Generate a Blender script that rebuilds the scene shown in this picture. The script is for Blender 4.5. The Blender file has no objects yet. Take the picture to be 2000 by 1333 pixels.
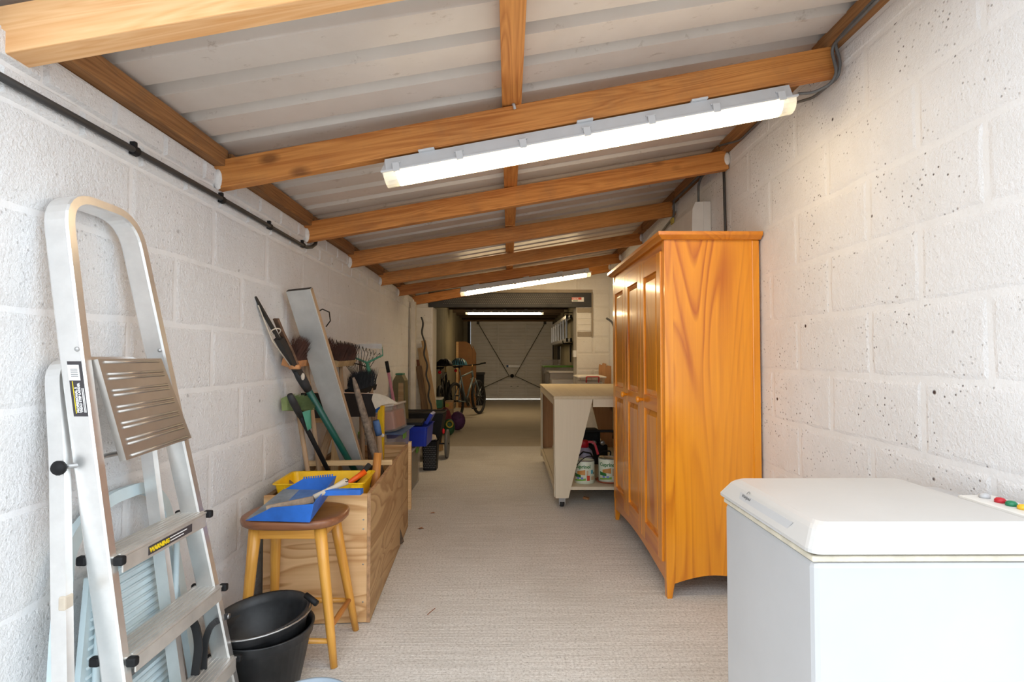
import bpy, bmesh, math, random
from mathutils import Vector, Matrix
random.seed(7)
sc = bpy.context.scene
C = sc.collection

# ------------------------------------------------------------------ camera, sky, exposure
FPX, HC = 1045.0, 1.145                      # focal length in pixels of the 2000 px frame, lens height
PITCH, YAW = math.atan(28.5 / FPX), math.atan(7.0 / FPX)
cam = bpy.data.cameras.new('camera')
cam.sensor_width = 36.0
cam.lens = FPX / 2000.0 * 36.0
cam.clip_start = 0.02
camo = bpy.data.objects.new('camera', cam)
camo.location = (0, 0, HC)
camo.rotation_euler = (math.pi / 2 + PITCH, 0, -YAW)
C.objects.link(camo)
sc.camera = camo

SKY_STRENGTH = 2.15
world = bpy.data.worlds.new('sky')
sc.world = world
world.use_nodes = True
bg = world.node_tree.nodes['Background']
bg.inputs[0].default_value = (0.865, 0.935, 1.0, 1)
bg.inputs[1].default_value = SKY_STRENGTH
TUBE_STRENGTH = 12.0
sc.view_settings.view_transform = 'Standard'
sc.view_settings.look = 'None'
sc.view_settings.gamma = 1.0
sc.view_settings.use_curve_mapping = False
sc.view_settings.exposure = 0.50

# ------------------------------------------------------------------ measuring helpers (pixel of the 2000x1333 frame -> point of the place)
def ray(x, y):
    a = (x - 1000.0) / FPX; b = -(y - 666.5) / FPX
    fy = math.cos(PITCH) - b * math.sin(PITCH); fz = math.sin(PITCH) + b * math.cos(PITCH)
    return Vector((a * math.cos(YAW) + fy * math.sin(YAW), -a * math.sin(YAW) + fy * math.cos(YAW), fz))
CAM = Vector((0, 0, HC))
def atY(x, y, Y): r = ray(x, y); return CAM + r * (Y / r.y)
def atX(x, y, X): r = ray(x, y); return CAM + r * (X / r.x)
def atZ(x, y, z): r = ray(x, y); return CAM + r * ((z - HC) / r.z)
def XL(Y): return -(1.0693 + .0157 * Y)       # left wall face
def XR(Y): return 1.184 + .011 * Y            # right wall face

# ------------------------------------------------------------------ materials
def lin(c): return tuple((v / 12.92 if v <= .04045 else ((v + .055) / 1.055) ** 2.4) for v in c)
def rgb(r, g, b): return lin((r / 255, g / 255, b / 255)) + (1,)
class NT:
    def __init__(s, name):
        s.m = bpy.data.materials.new(name); s.m.use_nodes = True
        s.t = s.m.node_tree; s.b = s.t.nodes['Principled BSDF']
    def n(s, kind, **kw):
        nd = s.t.nodes.new(kind)
        for k, v in kw.items():
            if k.startswith('i_'):
                nd.inputs[k[2:].replace('_', ' ')].default_value = v
            else: setattr(nd, k, v)
        return nd
    def l(s, a, b): s.t.links.new(a, b)
    def ramp(s, fac, stops):
        r = s.n('ShaderNodeValToRGB'); e = r.color_ramp.elements
        while len(e) < len(stops): e.new(.5)
        for i, (p, c) in enumerate(stops):
            e[i].position = p; e[i].color = c if len(c) == 4 else tuple(c) + (1,)
        s.l(fac, r.inputs[0]); return r.outputs[0]
    def mix(s, fac, a, b, mode='MIX'):
        m = s.n('ShaderNodeMix', data_type='RGBA', blend_type=mode)
        if isinstance(fac, (int, float)): m.inputs[0].default_value = fac
        else: s.l(fac, m.inputs[0])
        for i, v in ((6, a), (7, b)):
            if isinstance(v, tuple): m.inputs[i].default_value = v
            else: s.l(v, m.inputs[i])
        return m.outputs[2]
    def math(s, op, a, b=0.0):
        m = s.n('ShaderNodeMath', operation=op)
        for i, v in ((0, a), (1, b)):
            if isinstance(v, (int, float)): m.inputs[i].default_value = v
            else: s.l(v, m.inputs[i])
        return m.outputs[0]
    def coords(s, kind='Object', scale=(1, 1, 1), rand=True, loc=(0, 0, 0)):
        if kind == 'World': out = s.n('ShaderNodeNewGeometry').outputs['Position']
        else:
            out = s.n('ShaderNodeTexCoord').outputs[kind]
            if rand:
                oi = s.n('ShaderNodeObjectInfo')
                mm = s.n('ShaderNodeVectorMath', operation='SCALE'); mm.inputs[0].default_value = (7.3, 3.1, 5.7)
                s.l(oi.outputs['Random'], mm.inputs[3])
                ad = s.n('ShaderNodeVectorMath', operation='ADD')
                s.l(out, ad.inputs[0]); s.l(mm.outputs[0], ad.inputs[1]); out = ad.outputs[0]
        mp = s.n('ShaderNodeMapping'); mp.inputs['Scale'].default_value = scale; mp.inputs['Location'].default_value = loc
        s.l(out, mp.inputs[0]); return mp.outputs[0]
    def noise(s, vec, scale=5, detail=3, rough=.5, dist=0):
        nd = s.n('ShaderNodeTexNoise'); nd.inputs['Scale'].default_value = scale; nd.inputs['Detail'].default_value = detail
        nd.inputs['Roughness'].default_value = rough; nd.inputs['Distortion'].default_value = dist
        s.l(vec, nd.inputs['Vector']); return nd.outputs[0]
    def voro(s, vec, scale=5, rnd=1.0):
        nd = s.n('ShaderNodeTexVoronoi'); nd.inputs['Scale'].default_value = scale; nd.inputs['Randomness'].default_value = rnd
        s.l(vec, nd.inputs['Vector']); return nd
    def bump(s, h, strength=.3, dist=.01, prev=None):
        b = s.n('ShaderNodeBump'); b.inputs['Strength'].default_value = strength; b.inputs['Distance'].default_value = dist
        s.l(h, b.inputs['Height'])
        if prev: s.l(prev, b.inputs['Normal'])
        return b.outputs[0]
    def done(s, color=None, rough=.6, metal=0, normal=None, spec=None, coat=0, alpha=None, trans=0, coat_rough=.1):
        b = s.b
        if color is not None:
            if isinstance(color, tuple): b.inputs['Base Color'].default_value = color
            else: s.l(color, b.inputs['Base Color'])
        if isinstance(rough, (int, float)): b.inputs['Roughness'].default_value = rough
        else: s.l(rough, b.inputs['Roughness'])
        b.inputs['Metallic'].default_value = metal
        if spec is not None: b.inputs['Specular IOR Level'].default_value = spec
        if coat: b.inputs['Coat Weight'].default_value = coat; b.inputs['Coat Roughness'].default_value = coat_rough
        if alpha is not None: b.inputs['Alpha'].default_value = alpha
        if trans: b.inputs['Transmission Weight'].default_value = trans
        if normal: s.l(normal, b.inputs['Normal'])
        return s.m

def plain(name, c, rough=.5, metal=0, var=.12, scale=12, bump=0, bscale=60, **kw):
    """one colour with a little wear: never quite uniform"""
    t = NT(name); v = t.coords('Object')
    n = t.noise(v, scale, 4, .6)
    d = tuple(x * (1 - var) for x in c[:3]) + (1,); e = tuple(min(1, x * (1 + var)) for x in c[:3]) + (1,)
    col = t.ramp(n, [(.3, d), (.7, e)])
    nm = t.bump(t.noise(v, bscale, 2), bump, .003) if bump else None
    return t.done(col, rough, metal, nm, **kw)

def wood(name, light, dark, ax=0, scale=1.0, rough=.55, ring=.5, knots=True, coat=0, dirt=0, spec=None):
    """timber with the grain along local axis ax"""
    t = NT(name)
    st = [9 * scale] * 3; st[ax] = .45 * scale
    v = t.coords('Object', tuple(st))
    warp = t.noise(v, .8, 2, .5)
    w = t.n('ShaderNodeTexNoise'); w.inputs['Scale'].default_value = 2.2; w.inputs['Detail'].default_value = 1.5
    w.inputs['Distortion'].default_value = .6; t.l(v, w.inputs['Vector'])
    rings = t.math('FRACT', t.math('MULTIPLY', w.outputs[0], 11.0))
    tri = t.math('ABSOLUTE', t.math('SUBTRACT', rings, .5))
    sf = [90 * scale] * 3; sf[ax] = 2.5 * scale
    fine = t.noise(t.coords('Object', tuple(sf)), 1.0, 3, .6)
    f = t.math('ADD', t.math('MULTIPLY', tri, ring * 1.2), t.math('MULTIPLY', fine, 1 - ring * .6))
    f = t.math('ADD', f, t.math('MULTIPLY', t.math('SUBTRACT', warp, .5), .7))
    mid = tuple((a + b) / 2 for a, b in zip(light, dark))
    col = t.ramp(f, [(.25, dark), (.5, mid), (.8, light)])
    if knots:
        sk = [5.0 * scale] * 3; sk[ax] = 2.6 * scale
        vo = t.voro(t.coords('Object', tuple(sk)), 1.0, 1.0)
        k = t.ramp(vo.outputs['Distance'], [(.05, (1, 1, 1)), (.13, (0, 0, 0))])
        col = t.mix(t.math('MULTIPLY', k, .75), col, tuple(c * .35 for c in dark[:3]) + (1,))
    if dirt:
        dn = t.ramp(t.noise(t.coords('Object'), 4, 5, .7), [(.5, (0, 0, 0)), (.75, (1, 1, 1))])
        col = t.mix(t.math('MULTIPLY', dn, dirt), col, (.12, .09, .06, 1))
    nm = t.bump(f, .12, .002)
    return t.done(col, rough, 0, nm, coat=coat, spec=spec)

def wall_mat(name, pits, rough_bump, base=(.83, .83, .835, 1), dirt=(.55, .47, .38, 1), dirtamt=.35, drip=0, fleck=.22):
    t = NT(name); v = t.coords('World')
    big = t.ramp(t.noise(v, 1.3, 5, .65), [(.48, (0, 0, 0)), (.78, (1, 1, 1))])
    col = t.mix(t.math('MULTIPLY', big, dirtamt), base, dirt)
    fine = t.noise(v, 9, 4, .7)
    col = t.mix(fleck, col, t.ramp(fine, [(.3, (.70, .69, .675, 1)), (.7, (.92, .92, .93, 1))]), 'MIX')
    if drip:
        dv = t.coords('World', (5, 5, .35))
        ds = t.ramp(t.noise(dv, 1.0, 4, .6), [(.56, (0, 0, 0)), (.72, (1, 1, 1))])
        col = t.mix(t.math('MULTIPLY', ds, drip), col, dirt)
    hgt = t.math('ADD', t.math('MULTIPLY', t.noise(v, 110, 4, .7), .7), t.math('MULTIPLY', t.noise(v, 38, 3, .6), .5))
    if pits:
        vo = t.voro(v, 55)
        m1 = t.ramp(vo.outputs['Distance'], [(.10, (1, 1, 1)), (.22, (0, 0, 0))])
        mask = t.ramp(t.noise(v, 4.5, 3, .7), [(.44, (0, 0, 0)), (.60, (1, 1, 1))])
        p = t.math('MULTIPLY', m1, mask)
        vb = t.voro(v, 9)
        m2 = t.ramp(vb.outputs['Distance'], [(.045, (1, 1, 1)), (.075, (0, 0, 0))])
        rnd = t.ramp(vb.outputs['Color'], [(.46, (0, 0, 0)), (.47, (1, 1, 1))])
        p2 = t.math('MULTIPLY', m2, rnd)
        pp = t.math('MAXIMUM', t.math('MULTIPLY', p, pits), t.math('MULTIPLY', p2, min(1, pits * 1.3)))
        col = t.mix(pp, col, (.07, .045, .04, 1))
        hgt = t.math('SUBTRACT', hgt, t.math('MULTIPLY', pp, .5))
    nm = t.bump(hgt, rough_bump, .010)
    return t.done(col, .85, 0, nm, spec=.25)

M = {}
M['wall_l'] = wall_mat('painted_block_left', .30, 1.0, base=(.85, .85, .855, 1), dirtamt=.22, drip=.10)
M['wall_r'] = wall_mat('painted_block_right', .9, .55, base=(.80, .80, .81, 1), dirtamt=.25)
M['mortar'] = wall_mat('painted_mortar', 0, .25, base=(.80, .80, .805, 1), dirtamt=.35)
M['end_block'] = wall_mat('painted_block_end', .2, .5, base=(.72, .68, .60, 1), dirtamt=.4)
M['end_mortar'] = wall_mat('end_mortar', 0, .2, base=(.66, .62, .54, 1), dirtamt=.5)
M['bare_brick'] = wall_mat('bare_cement_brick', .2, .6, base=(.33, .27, .19, 1), dirt=(.2, .15, .1, 1), dirtamt=.6, fleck=.06)
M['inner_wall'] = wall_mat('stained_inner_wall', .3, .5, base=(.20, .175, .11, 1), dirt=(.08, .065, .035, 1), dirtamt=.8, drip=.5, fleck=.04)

def floor_mat(name='brushed_concrete', tone=None):
    t = NT(name); v = t.coords('World')
    lines = t.noise(t.coords('World', (2.2, 95, 1)), 1.0, 3, .6)
    grain = t.noise(v, 95, 5, .75)
    stain = t.noise(v, 1.1, 5, .6)
    col = t.ramp(grain, [(.32, (.38, .355, .325, 1)), (.46, (.68, .66, .63, 1)), (.64, (.86, .845, .82, 1))])
    col = t.mix(t.ramp(lines, [(.42, (0.35,) * 3), (.55, (0,) * 3)]), col, (.46, .43, .39, 1))
    st = t.ramp(stain, [(.48, (0, 0, 0)), (.72, (1, 1, 1))])
    col = t.mix(t.math('MULTIPLY', st, .40), col, (.42, .385, .34, 1))
    sp = t.voro(v, 26)
    s1 = t.ramp(sp.outputs['Distance'], [(.04, (1, 1, 1)), (.09, (0, 0, 0))])
    s2 = t.ramp(sp.outputs['Color'], [(.62, (0, 0, 0)), (.63, (1, 1, 1))])
    col = t.mix(t.math('MULTIPLY', t.math('MULTIPLY', s1, s2), .8), col, (.10, .085, .07, 1))
    if tone: col = t.mix(1.0, col, tone, 'MULTIPLY')
    h = t.math('ADD', t.math('MULTIPLY', lines, 1.0), t.math('MULTIPLY', grain, .8))
    return t.done(col, .9, 0, t.bump(h, .55, .006), spec=.2)
M['floor'] = floor_mat(); M['floor_inner'] = floor_mat('shaded_concrete', (.76, .70, .60, 1))  # inner floor: same concrete multiplied darker, the dimness painted into its colour
def sheet_mat():
    t = NT('roof_sheet_cream'); v = t.coords('World')
    n = t.noise(v, 2.2, 5, .6)
    col = t.ramp(n, [(.3, (.60, .535, .475, 1)), (.7, (.70, .645, .59, 1))])
    d = t.ramp(t.noise(t.coords('World', (3, 6, 3)), 3.0, 6, .75), [(.60, (0, 0, 0)), (.70, (1, 1, 1))])
    col = t.mix(t.math('MULTIPLY', d, .55), col, (.25, .17, .11, 1))
    return t.done(col, .38, 0, None, spec=.5)
M['sheet'] = sheet_mat()
M['rafter'] = wood('rafter_pine', (.72, .315, .080, 1), (.42, .135, .024, 1), 0, 1.0, .6, .45, True, dirt=.3)
M['rafter_daylit'] = wood('daylit_pine', (.90, .56, .28, 1), (.74, .36, .13, 1), 0, 1.0, .6, .4, True)  # paler rafter pine: daylight on the front rafter put into the colour
M['plate'] = wood('dark_old_timber', (.40, .19, .065, 1), (.20, .085, .025, 1), 0, 1.0, .7, .4, False, dirt=.5)
def ply(name, light, dark, ax, dirt=0):
    """rotary-cut veneer: broad wavy contour figure running along ax"""
    t = NT(name); st = [5.0] * 3; st[ax] = .9
    v = t.coords('Object', tuple(st))
    w = t.noise(v, 1.0, 2.0, .45, .9)
    fr = t.math('FRACT', t.math('MULTIPLY', w, 9.0))
    band = t.ramp(fr, [(0, (0, 0, 0)), (.55, (.35,) * 3), (.86, (1, 1, 1)), (1, (0, 0, 0))])
    sf = [70.0] * 3; sf[ax] = 3.0
    fine = t.noise(t.coords('Object', tuple(sf)), 1.0, 3, .6)
    f = t.math('ADD', t.math('MULTIPLY', band, .62), t.math('MULTIPLY', fine, .38))
    col = t.ramp(f, [(.15, light), (.85, dark)])
    if dirt:
        dn = t.ramp(t.noise(t.coords('Object'), 5, 5, .7), [(.52, (0, 0, 0)), (.75, (1, 1, 1))])
        col = t.mix(t.math('MULTIPLY', dn, dirt), col, (.14, .10, .06, 1))
    return t.done(col, .65, 0, t.bump(fine, .1, .002))
def lacquer(name, light, dark, ax, k=1.0):
    t = NT(name); st = [4.2 * k] * 3; st[ax] = .55 * k
    w = t.noise(t.coords('Object', tuple(st)), 1.0, 1.5, .4, .7)
    fr = t.math('FRACT', t.math('MULTIPLY', w, 11.0))
    band = t.ramp(fr, [(0, (0, 0, 0)), (.5, (.25,) * 3), (.82, (1, 1, 1)), (1, (0, 0, 0))])
    sf = [60.0] * 3; sf[ax] = 1.6
    fine = t.noise(t.coords('Object', tuple(sf)), 1.0, 3, .6)
    sm = [3.0] * 3; sm[ax] = .4
    mask = t.ramp(t.noise(t.coords('Object', tuple(sm)), 1.3, 2, .5), [(.38, (.15,) * 3), (.62, (1, 1, 1))])
    f = t.math('ADD', t.math('MULTIPLY', t.math('MULTIPLY', band, mask), .55), t.math('MULTIPLY', fine, .42))
    col = t.ramp(f, [(.12, light), (.75, dark)])
    return t.done(col, .30, 0, None, coat=.5)
M['pine_lacquer'] = lacquer('lacquered_pine_upright', (.86, .33, .014, 1), (.50, .12, .003, 1), 2)
M['pine_lacquer_y'] = lacquer('lacquered_pine_lengthwise', (.76, .265, .012, 1), (.50, .115, .003, 1), 1)
M['ply'] = ply('plywood_face', (.80, .53, .27, 1), (.52, .27, .10, 1), 0)
M['ply_side'] = ply('plywood_side', (.56, .37, .18, 1), (.34, .19, .075, 1), 1, .35)
M['ply_edge'] = plain('plywood_edge', (.42, .24, .12, 1), .8, var=.3, scale=40)
M['pine_plain'] = wood('plain_pine', (.72, .50, .26, 1), (.55, .32, .13, 1), 0, 1.2, .65, .4, False)
M['stool_leg'] = wood('honey_beech', (.78, .40, .07, 1), (.60, .25, .03, 1), 0, 1.3, .4, .25, False, coat=.3)
M['stool_seat'] = wood('dark_seat_wood', (.30, .125, .055, 1), (.19, .065, .025, 1), 0, 1.0, .4, .35, False, coat=.2)
M['handle_wood'] = wood('worn_handle_wood', (.48, .33, .20, 1), (.30, .185, .10, 1), 0, 1.5, .7, .3, False, dirt=.4)
M['handle_orange'] = wood('varnished_handle', (.60, .27, .06, 1), (.42, .15, .03, 1), 0, 1.5, .5, .35, False, dirt=.3)
M['grey_stake'] = plain('weathered_stake', (.20, .15, .11, 1), .9, var=.45, scale=45, bump=.5, bscale=90)
M['timber_dark'] = wood('old_dark_timber', (.26, .155, .07, 1), (.13, .07, .03, 1), 0, 1.0, .8, .4, True)
M['timber_mid'] = wood('stored_timber', (.48, .33, .17, 1), (.33, .20, .09, 1), 0, 1.0, .8, .4, True)
M['timber_red'] = wood('stored_red_board', (.30, .12, .05, 1), (.2, .07, .03, 1), 0, 1.0, .8, .4, False)
M['alu'] = plain('aluminium', (.86, .86, .85, 1), .34, .9, .05, 20)
M['alu_dull'] = plain('aluminium_oxidised', (.62, .60, .565, 1), .45, .65, .14, 9)
M['alu_platform'] = plain('aluminium_platform', (.52, .49, .455, 1), .36, .85, .12, 6)
M['alu_plank'] = plain('aluminium_plank', (.56, .555, .53, 1), .5, .5, .12, 7)
M['steel'] = plain('steel', (.45, .45, .45, 1), .35, .9)
M['steel_dark'] = plain('dark_steel', (.05, .045, .04, 1), .5, .6)
M['rust'] = plain('rusty_steel', (.16, .09, .055, 1), .8, .3, .4, 40)
M['black'] = plain('black_plastic', (.010, .010, .011, 1), .55, var=.3, spec=.25)
M['black_soft'] = plain('black_rubber', (.02, .02, .021, 1), .7, var=.3)
M['black_tub'] = plain('scuffed_black_tub', (.022, .023, .025, 1), .45, var=.6, scale=14)
M['cable_black'] = plain('black_conduit', (.035, .033, .032, 1), .5)
M['cable_grey'] = plain('grey_cable', (.12, .12, .12, 1), .5)
M['white'] = plain('white_enamel', (.49, .492, .50, 1), .28, var=.03, scale=5)
M['white_lid'] = plain('freezer_lid_white', (.54, .525, .505, 1), .33, var=.03, scale=5)
M['cream_seal'] = plain('yellowed_seal', (.66, .60, .48, 1), .6, var=.12, scale=30)
M['plastic_grey'] = plain('light_fitting_grey', (.60, .61, .63, 1), .4, var=.04)
M['plastic_white'] = plain('white_plastic', (.72, .71, .68, 1), .4, var=.05)
M['pale_blue'] = plain('pale_blue_plastic', (.60, .72, .76, 1), .45, var=.06)
M['blue'] = plain('blue_plastic', (.022, .135, .52, 1), .45, var=.25, scale=9)
M['blue_dusty'] = plain('dusty_blue_plastic', (.075, .15, .33, 1), .7, var=.35, scale=16)
M['blue_crate'] = plain('deep_blue_plastic', (.004, .025, .36, 1), .4, var=.15)
M['yellow'] = plain('yellow_plastic', (.82, .50, .003, 1), .42, var=.12)
M['orange'] = plain('orange_plastic', (.85, .12, .01, 1), .4, var=.1)
M['green_tube'] = plain('dark_green_tube', (.004, .075, .055, 1), .4, var=.15)
M['green_paint'] = plain('green_paint', (.045, .20, .12, 1), .55, var=.25)
M['green_lid'] = plain('lime_green_plastic', (.14, .34, .03, 1), .5, var=.15)
M['green_bristle'] = plain('green_bristle', (.24, .30, .12, 1), .9, var=.3)
M['brown_bristle'] = plain('brown_bristle', (.055, .022, .014, 1), .9, var=.5)
M['tan_bristle'] = plain('tan_bristle', (.40, .28, .14, 1), .9, var=.3)
M['dust_brush'] = plain('dusty_brush', (.36, .26, .18, 1), .9, var=.35, scale=25)
M['rope'] = plain('pale_rope', (.58, .50, .40, 1), .9, var=.15)
M['peach'] = plain('worn_orange_block', (.55, .25, .10, 1), .8, var=.25)
M['pink'] = plain('pink_plastic', (.50, .19, .24, 1), .5, var=.1)
M['salmon'] = plain('salmon_contents', (.56, .19, .10, 1), .8, var=.15)
M['red'] = plain('red_plastic', (.52, .012, .025, 1), .4, var=.15)
M['lilac'] = plain('lilac_plastic', (.40, .39, .52, 1), .45, var=.1)
M['terracotta'] = plain('terracotta_saucer', (.34, .085, .035, 1), .7, var=.2)
M['tin'] = plain('mint_tin', (.70, .76, .62, 1), .35, var=.04)
M['tin_metal'] = plain('tin_rim', (.34, .35, .35, 1), .4, .7, .3)
M['tin_green'] = plain('tin_print_green', (.02, .16, .035, 1), .4)
M['tin_orange'] = plain('tin_print_orange', (.55, .25, .06, 1), .4)
M['tin_leaf'] = plain('tin_print_leaf', (.19, .40, .05, 1), .4)
M['tin_blue'] = plain('tin_print_blue', (.20, .25, .60, 1), .4)
M['tin_cyan'] = plain('tin_print_cyan', (.02, .33, .48, 1), .4)
M['tin_beige'] = plain('tin_print_beige', (.60, .44, .28, 1), .4)
M['bench'] = wood('cream_painted_board', (.70, .62, .47, 1), (.66, .58, .43, 1), 2, 1.0, .6, .15, False)
M['bench_top'] = wood('cream_worktop', (.62, .53, .36, 1), (.53, .44, .29, 1), 1, .8, .6, .3, False)
M['bench_pine'] = wood('bare_pine_inside', (.56, .30, .13, 1), (.42, .20, .075, 1), 2, 1.0, .6, .4, True)
M['card'] = plain('cardboard', (.21, .10, .038, 1), .85, var=.12, scale=4)
M['door_paint'] = plain('garage_door_paint', (.78, .75, .70, 1), .55, var=.06, scale=3)
M['purple'] = plain('purple_fabric', (.075, .02, .085, 1), .7, var=.5, scale=20)
M['bag_green'] = plain('green_bag', (.02, .10, .045, 1), .6, var=.3)
M['bag_red'] = plain('dark_red_bag', (.13, .012, .02, 1), .7, var=.4)
M['bag_yellow'] = plain('yellow_mesh', (.42, .33, .04, 1), .6, var=.3)
M['olive'] = plain('olive_plastic', (.14, .115, .045, 1), .6, var=.2)
M['helmet_blue'] = plain('light_blue_shell', (.12, .36, .46, 1), .3, var=.15)
M['bike_paint'] = plain('pale_bike_paint', (.22, .28, .30, 1), .4, .2, .1)
M['tarnish'] = plain('brassy_metal', (.45, .28, .10, 1), .35, .8)
M['paint_white'] = plain('white_timber_paint', (.60, .55, .48, 1), .7, var=.08)
M['render_patch'] = plain('plaster_dab', (.80, .78, .76, 1), .9, var=.12, scale=40, bump=.8, bscale=60)
M['lintel'] = plain('black_lintel', (.045, .042, .038, 1), .55, .3, .3, 6)
M['lintel_hole'] = plain('lintel_holes', (.24, .21, .16, 1), .7)
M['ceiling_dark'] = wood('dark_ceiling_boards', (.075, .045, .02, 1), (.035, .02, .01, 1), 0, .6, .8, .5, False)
M['lcd'] = plain('dark_print', (.02, .02, .022, 1), .5)
M['sticker_red'] = plain('sticker_red', (.60, .06, .03, 1), .5)
M['sticker_white'] = plain('sticker_white', (.80, .76, .70, 1), .5)
M['label_black'] = plain('label_black', (.045, .04, .045, 1), .4)
M['label_yellow'] = plain('label_yellow', (.85, .62, .01, 1), .4)
M['label_white'] = plain('label_white', (.85, .85, .85, 1), .4)
M['lamp_green'] = plain('green_pilot_lamp', (.01, .20, .09, 1), .3)
M['lamp_amber'] = plain('amber_pilot_lamp', (.75, .45, .03, 1), .3)
M['outside'] = plain('driveway_concrete', (.30, .295, .28, 1), .9, var=.1)
M['dust_grey'] = plain('grey_dust_film', (.20, .22, .24, 1), .9, var=.25, scale=18)
M['edge_beige'] = plain('worn_beige_edge', (.46, .40, .31, 1), .6, var=.15)
M['leaf'] = plain('dry_leaf', (.33, .12, .04, 1), .8, var=.3)
def clear_mat(name, col, alpha):
    t = NT(name); return t.done(col, .25, 0, None, alpha=alpha, spec=.6)
M['clear'] = clear_mat('clear_box_plastic', (.62, .56, .50, 1), .24)
M['clear_lid'] = clear_mat('clear_lid_plastic', (.74, .68, .60, 1), .8)
M['diff_clear'] = clear_mat('clear_diffuser_end', (.85, .86, .82, 1), .55)
def emit(name, c, s):
    t = NT(name); t.b.inputs['Base Color'].default_value = (.8, .8, .8, 1)
    t.b.inputs['Emission Color'].default_value = c; t.b.inputs['Emission Strength'].default_value = s
    return t.m
for _k, _f in (('tube', .85), ('tube_mid', 1.6), ('tube_far', 2.7)): M[_k] = emit('lit_fluorescent_' + _k, (1.0, .75, .43, 1), TUBE_STRENGTH * _f)
M['red_lamp'] = plain('red_reflector', (.75, .01, .02, 1), .25)

# ------------------------------------------------------------------ mesh helpers
class MB:
    def __init__(s): s.v = []; s.f = []
    def add(s, vs, fs):
        k = len(s.v); s.v += [Vector(v) for v in vs]; s.f += [tuple(i + k for i in f) for f in fs]; return s
    def box(s, c, d, bev=0.0, R=None):
        c = Vector(c); x, y, z = (q / 2 for q in d)
        bm = bmesh.new(); bmesh.ops.create_cube(bm, size=1)
        for v in bm.verts: v.co = Vector((v.co.x * x * 2, v.co.y * y * 2, v.co.z * z * 2))
        if bev: bmesh.ops.bevel(bm, geom=list(bm.edges), offset=min(bev, .45 * min(d)), segments=2, profile=.5, affect='EDGES')
        bm.verts.index_update()
        vs = [(R @ v.co if R else v.co.copy()) + c for v in bm.verts]
        s.add(vs, [[v.index for v in f.verts] for f in bm.faces]); bm.free(); return s
    def bx(s, x0, x1, y0, y1, z0, z1, bev=0.0):
        return s.box(((x0 + x1) / 2, (y0 + y1) / 2, (z0 + z1) / 2), (abs(x1 - x0), abs(y1 - y0), abs(z1 - z0)), bev)
    def tube(s, pts, r, n=8, closed=False, cap=True):
        pts = [Vector(p) for p in pts]; m = len(pts)
        rs = r if isinstance(r, (list, tuple)) else [r] * m
        up = None; rings = []
        for i, p in enumerate(pts):
            a = pts[(i - 1) % m] if (closed or i) else p; b = pts[(i + 1) % m] if (closed or i < m - 1) else p
            t = (b - a).normalized()
            if up is None: up = t.orthogonal().normalized()
            else: up = (up - t * up.dot(t)); up = up.normalized() if up.length > 1e-6 else t.orthogonal().normalized()
            w = t.cross(up)
            rings.append([p + (up * math.cos(2 * math.pi * k / n) + w * math.sin(2 * math.pi * k / n)) * rs[i] for k in range(n)])
        vs = [v for rg in rings for v in rg]; fs = []
        for i in range(m if closed else m - 1):
            j = (i + 1) % m
            for k in range(n): fs.append((i * n + k, i * n + (k + 1) % n, j * n + (k + 1) % n, j * n + k))
        if cap and not closed: fs += [tuple(range(n))[::-1], tuple((m - 1) * n + k for k in range(n))]
        return s.add(vs, fs)
    def sweep(s, pts, sec, hint, closed=False):
        """sweep a 2-D section (a along hint, b across) along pts"""
        pts = [Vector(p) for p in pts]; m = len(pts); n = len(sec); vs = []; fs = []
        h0 = Vector(hint).normalized()
        for i, p in enumerate(pts):
            a = pts[(i - 1) % m] if (closed or i) else p; b = pts[(i + 1) % m] if (closed or i < m - 1) else p
            t = (b - a).normalized(); h = (h0 - t * h0.dot(t)).normalized(); w = t.cross(h)
            vs += [p + h * q[0] + w * q[1] for q in sec]
        for i in range(m if closed else m - 1):
            j = (i + 1) % m
            for k in range(n): fs.append((i * n + k, i * n + (k + 1) % n, j * n + (k + 1) % n, j * n + k))
        if not closed: fs += [tuple(range(n))[::-1], tuple((m - 1) * n + k for k in range(n))]
        return s.add(vs, fs)
    def lathe(s, prof, n=24, c=(0, 0, 0), R=None, sx=1, sy=1):
        c = Vector(c); vs = []; fs = []; m = len(prof)
        for r, z in prof:
            for k in range(n):
                a = 2 * math.pi * k / n; p = Vector((r * math.cos(a) * sx, r * math.sin(a) * sy, z)); vs.append((R @ p if R else p) + c)
        for i in range(m - 1):
            for k in range(n): fs.append((i * n + k, i * n + (k + 1) % n, (i + 1) * n + (k + 1) % n, (i + 1) * n + k))
        if prof[0][0] > 1e-5: fs.append(tuple(range(n))[::-1])
        if prof[-1][0] > 1e-5: fs.append(tuple((m - 1) * n + k for k in range(n)))
        return s.add(vs, fs)
    def shell(s, prof, n=24, c=(0, 0, 0), R=None):
        """open lathe (no caps)"""
        k0 = len(s.f); s.lathe(prof, n, c, R)
        caps = (1 if prof[0][0] > 1e-5 else 0) + (1 if prof[-1][0] > 1e-5 else 0)
        if caps: s.f = s.f[:len(s.f) - caps]
        return s
    def prism(s, out, vec):
        vec = Vector(vec); n = len(out); o = [Vector(p) for p in out]
        fs = [tuple(range(n))[::-1], tuple(range(n, 2 * n))] + [(k, (k + 1) % n, n + (k + 1) % n, n + k) for k in range(n)]
        return s.add(o + [p + vec for p in o], fs)
    def ball(s, c, r, n=12, m=8, R=None):
        rx, ry, rz = r if isinstance(r, (tuple, list)) else (r, r, r)
        prof = [(math.sin(math.pi * i / m), -math.cos(math.pi * i / m)) for i in range(m + 1)]
        prof[0] = (1e-6, -1); prof[-1] = (1e-6, 1)
        k = len(s.v); s.lathe(prof, n)
        for i in range(k, len(s.v)):
            p = s.v[i]; p = Vector((p.x * rx, p.y * ry, p.z * rz)); s.v[i] = (R @ p if R else p) + Vector(c)
        return s
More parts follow.
